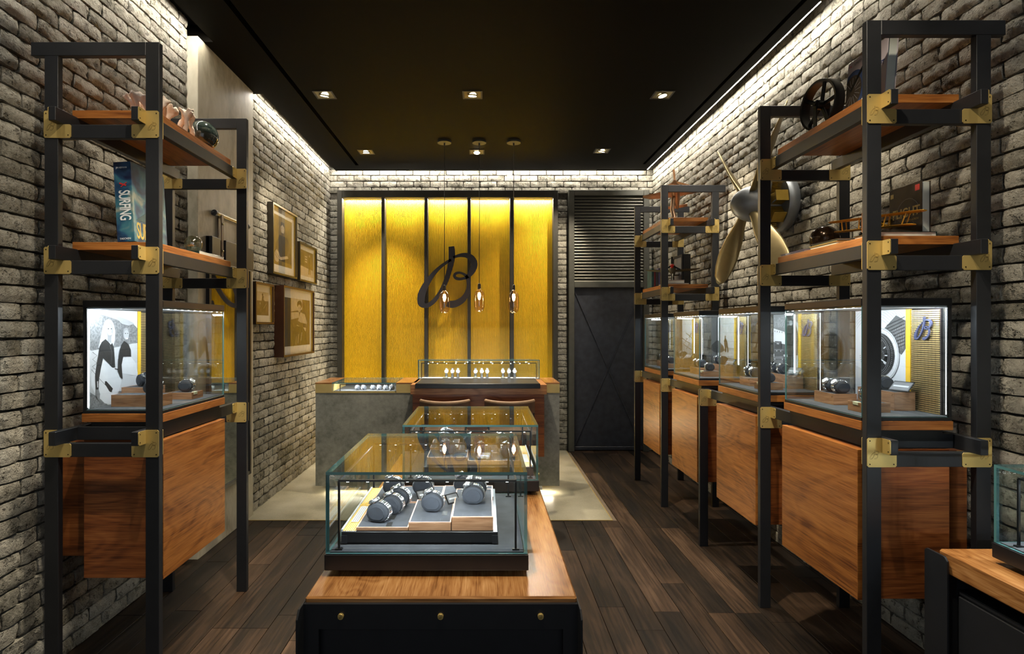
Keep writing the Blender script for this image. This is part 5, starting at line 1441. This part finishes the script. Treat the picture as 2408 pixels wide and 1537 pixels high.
# ------------------------------------------------------------------ things on the nearest right stand
wt = thing('pulley_wheel', (1.676, 2.87, ZU), 'black iron spoked pulley wheel on a fork, upper shelf of the nearest right stand', 'wheel')
wc = Vector((1.690, 2.86, ZU+.124)); wax = Vector((1, .16, 0)).normalized()
MB().lathe([(.112, -.024), (.123, -.026), (.125, -.020), (.125, .020), (.123, .026), (.112, .024), (.110, 0), (.112, -.024)], wc, wax, 40, False).build('rim', 'iron', wt, smooth=True)
MB().lathe([(.012, -.035), (.024, -.03), (.024, .03), (.012, .035)], wc, wax, 18).build('hub', 'iron', wt, smooth=True)
pa = Vector((0, 0, 1)); pb = wax.cross(pa)
for k in range(5):
    a = 2*PI*k/5+.2; d = pa*math.cos(a)+pb*math.sin(a); MB().bar(wc+d*.02, wc+d*.113, .020, .012, wax).build('spoke', 'iron', wt, bevel=.003)
for s_ in (-1, 1):
    MB().bar(wc+wax*.036*s_+Vector((0, 0, .015)), Vector((wc.x, wc.y, ZU))+wax*.036*s_, .022, .006, wax).build('fork', 'iron', wt, bevel=.001)
MB().tube([wc-wax*.045, wc+wax*.045], .009, 10).build('axle', 'iron', wt)
ab = book('aircraft_book', (.045, .27, .262), (1.715, 2.715, ZU), (0, R(4), R(0)), 'book_grey', 'tall grey aircraft book with a blue engine ring on its cover, nearest right stand')
ab.scale = (1, -1, 1)
cv = lambda u, v, d: (-.0006-d, u, v)      # cover faces the aisle, page edges face the shop front
R_ = [(.05+.085*math.cos(2*PI*k/30), .115+.095*math.sin(2*PI*k/30)) for k in range(30)]
clip = lambda P_: [(min(max(u, 0), .27), min(max(v, 0), .262)) for u, v in P_]
MB().prism(clip(R_), 0, .0003, cv).build('cover_ring', 'ring_blue', ab)
MB().prism(clip([(.045+.066*math.cos(2*PI*k/30), .112+.076*math.sin(2*PI*k/30)) for k in range(30)]), .0003, .0006, cv).build('cover_engine', 'book_black', ab)
mb = MB()
for k in range(16):
    a = 2*PI*k/16; p = clip([(.045+.02*math.cos(a), .112+.024*math.sin(a)), (.045+.058*math.cos(a), .112+.066*math.sin(a))])
    if p[0][0] > .001 and p[1][0] > .001: mb.prism(line(p, .002), .0006, .0009, cv)
mb.build('cover_wires', 'grey_5', ab)
MB().prism(line([(.03, .12), (.12, .21), (.15, .245)], .016), .0009, .0013, cv).build('cover_blade', 'iron', ab)
place(text_mesh('SMITHSONIAN', .018, lambda u, v, d: cv(.045+u*1.1, .234+v, .0004+d), 'grey_4', .0002, 'LEFT', 1.2), 'lettering', ab)
place(text_mesh('DK', .012, lambda u, v, d: cv(.012+u, .236+v, .0004+d), 'title_red', .0002), 'lettering', ab)
place(text_mesh('AIRCRAFT', .030, lambda u, v, d: cv(.145+u*.8, .150+v, .0004+d), 'title_navy', .0002, bold=.0008), 'lettering', ab)
# lower shelf: biplane, ball, books
bb = MB().ball((1.771, 2.97, ZLo+.070), .0705, 32).build('bronze_ball', 'bronze_ball', None, smooth=True); tag(bb, 'dark mottled bronze ball on the lower shelf of the nearest right stand', 'sphere')
def flat_book(x0, x1, y0, y1, z0, z1, cover, label, group=None, rz=0):
    t = thing('flat_book', ((x0+x1)/2, (y0+y1)/2, z0), label, 'book', group)
    MB().box(x0, x1, y0, y1, z0, z0+.002).box(x0, x1, y0, y1, z1-.002, z1).box(x1-.003, x1, y0, y1, z0+.002, z1-.002).build('cover', cover, t)
    MB().box(x0+.004, x1-.003, y0+.004, y1-.004, z0+.002, z1-.002).build('pages', 'paper', t)
    t.rotation_euler = (0, 0, rz); return t
fb = flat_book(1.636, 1.80, 2.92, 3.155, ZLo, ZLo+.012, 'book_violet', 'thin violet blue book at the far end of the lower shelf, nearest right stand')
place(text_mesh('AIRCRAFT', .011, lambda u, v, d: (1.6355-d, 3.10-u, ZLo+.002+v), 'title_white', .0003), 'lettering', fb)
flat_book(1.64, 1.86, 2.66, 2.88, ZLo, ZLo+.016, 'title_gold', 'yellow edged magazine under a black one, lower shelf of the nearest right stand')
flat_book(1.645, 1.86, 2.655, 2.875, ZLo+.0165, ZLo+.027, 'book_black', 'black magazine on the yellow edged one, lower shelf of the nearest right stand')
flat_book(1.715, 1.985, 2.50, 2.65, ZLo, ZLo+.032, 'book_green', 'dark green book lying flat under the standing book, nearest right stand') 
fk = book('flight_book', (.040, .205, .232), (1.945, 2.535, ZLo+.033), (0, 0, 0), 'book_black', 'dark brown book titled FLIGHT standing on the lower shelf of the nearest right stand')
fk.location = (1.945, 2.74, ZLo+.0325); fk.rotation_euler = (0, 0, 0); fk.scale = (1, -1, 1)
cv2 = lambda u, v, d: (-.0006-d, u, v)
place(text_mesh('FLIGHT', .052, lambda u, v, d: cv2(.022+u*1.0, .088+v*1.15, d), 'title_gold', .0003, bold=.001), 'lettering', fk)
place(text_mesh('OF AVIATION', .013, lambda u, v, d: cv2(.105+u, .066+v, d), 'title_gold', .0003), 'lettering', fk)
MB().prism([(.165, .195), (.192, .195), (.192, .222), (.165, .222)], 0, .0004, cv2).build('cover_badge', 'title_red', fk)
MB().prism([(.01, .19), (.03, .19), (.03, .21), (.01, .21)], 0, .0004, cv2).build('cover_mark', 'title_gold', fk)
MB().prism(line([(.12+.08*math.cos(R(a)), .07+.1*math.sin(R(a))) for a in range(20, 181, 16)], .003), 0, .0003, cv2).build('cover_arc', 'grey_3', fk)
bp = thing('model_biplane', (1.815, 2.63, ZLo+.03), 'yellow model biplane with crossed wing wires on the lower shelf of the nearest right stand', 'model plane')
up_l, up_r = Vector(onY(1952, 524, 2.80)), Vector(onY(2176, 494, 2.46)); lo_l, lo_r = Vector(onY(1966, 546, 2.80)), Vector(onY(2150, 527, 2.49))
def wing(a, b, chord, nm):
    ax = (b-a).normalized(); cdir = Vector((ax.y, -ax.x, 0)).normalized(); cdir = -cdir if cdir.y > 0 else cdir
    vs = []; fs = []; st_ = [(0, .5), (.03, .85), (.08, 1), (.92, 1), (.97, .85), (1, .5)]
    for u, s_ in st_:
        p = a.lerp(b, u)
        for cc, zz in ((-.5, 0), (-.3, .004), (.3, .003), (.5, 0), (.3, -.002), (-.3, -.002)): vs.append(p+cdir*cc*chord*s_+Vector((0, 0, zz)))
    for i in range(len(st_)-1):
        for k in range(6): fs.append((i*6+k, i*6+(k+1) % 6, (i+1)*6+(k+1) % 6, (i+1)*6+k))
    fs += [tuple(range(6)), tuple(30+k for k in range(5, -1, -1))]
    MB().add(vs, fs).build(nm, 'biplane_yellow', bp)
    return cdir
cdir = wing(up_l, up_r, .075, 'upper_wing'); wing(lo_l, lo_r, .07, 'lower_wing')
mb2 = MB()
for u in (.16, .36, .64, .84):
    a, b = up_l.lerp(up_r, u), lo_l.lerp(lo_r, (u-.05)/.9)
    for s_ in (-.02, .02): MB().tube([a+cdir*s_, b+cdir*s_], .0028, 6).build('strut', 'biplane_yellow', bp)
us = (.03, .16, .36, .64, .84, .97)
for u0, u1 in zip(us[:-1], us[1:]):
    A, B_ = up_l.lerp(up_r, u0), up_l.lerp(up_r, u1); C_, D_ = lo_l.lerp(lo_r, max(0, (u0-.05)/.9)), lo_l.lerp(lo_r, min(1, (u1-.05)/.9))
    mb2.tube([A, D_], .0008, 4).tube([C_, B_], .0008, 4)
mb2.build('wires', 'ink', bp)['kind'] = 'stuff'
mid = (lo_l+lo_r)/2; f0 = mid+cdir*.08+Vector((0, 0, .018)); f1 = mid-cdir*.17+Vector((0, 0, .022))
MB().tube([f0, mid+Vector((0, 0, .018)), f1], [.018, .021, .006], 12).build('fuselage', 'biplane_yellow', bp, smooth=True)
MB().tube([f0+cdir*.002, f0+cdir*.010], [.019, .012], 12).build('engine', 'iron', bp)
MB().bar(f0+cdir*.012+Vector((0, 0, -.045)), f0+cdir*.012+Vector((0, 0, .045)), .008, .003, cdir).build('propeller', 'propeller_wood', bp)
MB().bar(f1-up_r*0+(up_r-up_l).normalized()*.045, f1-(up_r-up_l).normalized()*.045, .035, .003).build('tailplane', 'biplane_yellow', bp)
MB().prism([(0, 0), (.03, 0), (.026, .035), (.01, .038)], -.0015, .0015, lambda u, v, d: tuple(f1+cdir*(.02-u)+Vector((0, 0, v))+(up_r-up_l).normalized()*d)).build('fin', 'biplane_yellow', bp)
for s_ in (-1, 1):
    q = mid+cdir*.045+(up_r-up_l).normalized()*.03*s_; q.z = ZLo+.035
    MB().tube([mid+cdir*.045, q+Vector((0, 0, .0))], .002, 5).build('landing_strut', 'biplane_yellow', bp)
    MB().lathe([(.012, -.003), (.012, .003)], q+Vector((0, 0, .008)), (up_r-up_l).normalized(), 14).build('wheel', 'iron', bp)

# ------------------------------------------------------------------ model planes on the far stand
def warplane(name, c, yaw, pitch, span, mats, label, blades=3, spinner='red_paint', prop_mat='iron', bank=0):
    t = thing(name, (0, 0, 0), label, 'model plane')
    k = span/.5; body, wingm = mats
    MB().lathe([(.001, -.19*k), (.010*k, -.18*k), (.026*k, -.06*k), (.033*k, .04*k), (.031*k, .12*k), (.020*k, .150*k)], (0, 0, 0), (0, -1, 0), 18).build('fuselage', body, t, smooth=True)
    MB().lathe([(.021*k, .150*k), (.014*k, .17*k), (.001, .185*k)], (0, 0, 0), (0, -1, 0), 16).build('spinner', spinner, t, smooth=True)
    for s_ in (-1, 1):
        vs = []
        for u, ch, zz in ((0, .085, -.012), (.12, .082, -.008), (.2, .062, -.002), (.245, .03, .004)):
            for cc, tz in ((-.5, 0), (-.2, .006), (.5, 0), (-.2, -.004)): vs.append((s_*u*k, (-.03+cc*ch)*k, (zz+tz*(1-u*2.5))*k))
        fs = [(i*4+j, i*4+(j+1) % 4, (i+1)*4+(j+1) % 4, (i+1)*4+j) for i in range(3) for j in range(4)]+[(12, 13, 14, 15)]
        MB().add(vs, fs).build('wing', wingm, t)
        MB().bar((0, .165*k, .004*k), (s_*.075*k, .165*k, .006*k), .035*k, .004*k).build('tailplane', wingm, t)
    MB().prism([(0, 0), (.05*k, 0), (.055*k, .055*k), (.03*k, .06*k)], -.002, .002, lambda u, v, d: (d, .135*k+u, v+.006*k)).build('fin', wingm, t)
    MB().ball((0, .0, .03*k), .018*k, 12, 1, 2.2, 1).build('cockpit', 'dial_black', t, smooth=True)
    for b_ in range(blades):
        a = 2*PI*b_/blades+.0; d = Vector((math.sin(a), 0, math.cos(a)))
        MB().bar(Vector((0, -.160*k, 0)), Vector((0, -.160*k, 0))+d*(.115 if prop_mat != 'iron' else .085)*k, .015*k, .003*k, (0, 1, .3)).build('propeller_blade', prop_mat, t)
    t.location = c; t.rotation_euler = (pitch, bank, yaw); return t
wp = warplane('model_plane', (1.83, 5.45, 2.865), R(-20), R(-24), .62, ('copper', 'copper'), 'copper toned model warplane on a curved chrome stand, top shelf of the farthest stand', 3, 'copper', 'propeller_wood', R(-5))
ps = thing('plane_stand', (1.77, 5.42, ZU), 'curved chrome and wood stand under the copper toned plane, farthest stand', 'stand')
cpts = [(1.79, 5.42, ZU+.012), (1.805, 5.43, ZU+.06), (1.79, 5.44, ZU+.13), (1.80, 5.44, ZU+.25)]
MB().tube(cpts, [.032, .022, .020, .018], 12).build('stem', 'copper', ps, smooth=True)
MB().box(1.755, 1.825, 5.38, 5.46, ZU-.003, ZU+.03).build('foot', 'chrome', ps, bevel=.008)
wp2 = warplane('model_plane', (1.785, 5.42, 2.135), R(-20), R(-12), .50, ('olive_paint', 'olive_paint'), 'dark olive model warplane with a red spinner on the lower shelf of the farthest stand')
for s_ in (-1, 1):
    MB().bar((1.775+s_*.05, 5.37, 2.115), (1.775+s_*.055, 5.37, 2.065), .006, .006).build('landing_leg', 'chrome', None) if False else None
nb = 0
flat_book(1.68, 1.90, 5.30, 5.52, ZLo, ZLo+.022, 'grey_5', 'lower grey book under the olive model plane, farthest stand')
flat_book(1.70, 1.86, 5.31, 5.50, ZLo+.0225, ZLo+.052, 'grey_6', 'upper thick grey book under the olive model plane, farthest stand')
MB().box(1.77, 1.78, 5.39, 5.41, ZLo+.052, 2.105).build('plane_post', 'chrome', None).name = 'plane_support'
tag(bpy.data.objects['plane_support'], 'short chrome support under the olive model plane', 'stand')
for k, (mm, tt, lb) in enumerate((('book_teal', .022, 'teal'), ('book_red', .018, 'dark red'), ('grey_4', .016, 'grey'), ('book_violet', .018, 'violet'), ('book_red', .02, 'brick red'))):
    book('upright_book', (tt, .15, .19-.012*(k % 3)), (1.640+k*.022, 5.60, ZLo), (0, 0, 0), mm, 'small %s upright book, %s from the left on the farthest stand' % (lb, ord9[k]), 'book', 'small upright books on the farthest stand')
pf = thing('picture_frame', (1.98, 5.5, ZLo), 'black standing picture frame behind the olive model plane, farthest stand', 'picture frame')
MB().box(1.885, 1.90, 5.45, 5.72, ZLo, ZLo+.02).box(1.885, 1.90, 5.45, 5.72, ZLo+.29, ZLo+.31).box(1.885, 1.90, 5.45, 5.47, ZLo+.02, ZLo+.29).box(1.885, 1.90, 5.70, 5.72, ZLo+.02, ZLo+.29).build('frame', 'black_satin', pf)
MB().box(1.893, 1.90, 5.47, 5.70, ZLo+.02, ZLo+.29).build('print', 'grey_6', pf)
MB().box(1.90, 1.965, 5.44, 5.45, ZLo, ZLo+.31).build('side', 'black_satin', pf)

# ------------------------------------------------------------------ second table at the right edge
t2 = thing('display_table', (1.95, 1.4, 0), 'walnut topped black table cut off by the right edge of the picture', 'table')
MB().box(1.744, 2.14, .55, 2.19, .668, .75).build('tabletop', 'table_walnut', t2, bevel=.006)
MB().prism([(2.13, 0), (2.24, 0), (2.24, .727), (2.23, .737), (2.145, .737), (2.13, .722)], 1.728, 1.736, lambda u, v, d: (d, u, v)).build('side_plate', 'black_metal', t2, bevel=.001)
MB().box(1.768, 2.12, .6, 2.13, .05, .62).build('cabinet_body', 'black_satin', t2)
MB().box(1.760, 1.768, .62, 2.118, .08, .60).build('door', 'black_metal', t2, bevel=.002)
MB().box(1.764, 1.768, .62, 2.12, .608, .618).build('door_rail', 'black_metal', t2)
MB().box(1.765, 2.12, 2.13, 2.18, .0, .668).build('end_panel', 'black_metal', t2)
c3 = glass_case(1.836, 2.115, 1.36, 2.055, 'L', 'glass case standing on the table at the right edge')

# ------------------------------------------------------------------ skirting
for nm, a in (('baseboard_right', (XR-.004, XR+.012, .6, 7.3, 0, .03)), ('baseboard_left', (XL-.012, XL+.004, .6, PIER0, 0, .03))):
    o = MB().box(*a).build(nm, 'plaster'); tag(o, 'low pale skirting at the foot of the %s brick wall' % nm.split('_')[1], 'skirting', kind='structure')
for p_ in list(WA.values())+[CUSH, SW, SH]:
    if p_ not in USED:
        for c in KID.get(p_, []): bpy.data.objects.remove(c)
        bpy.data.objects.remove(p_)
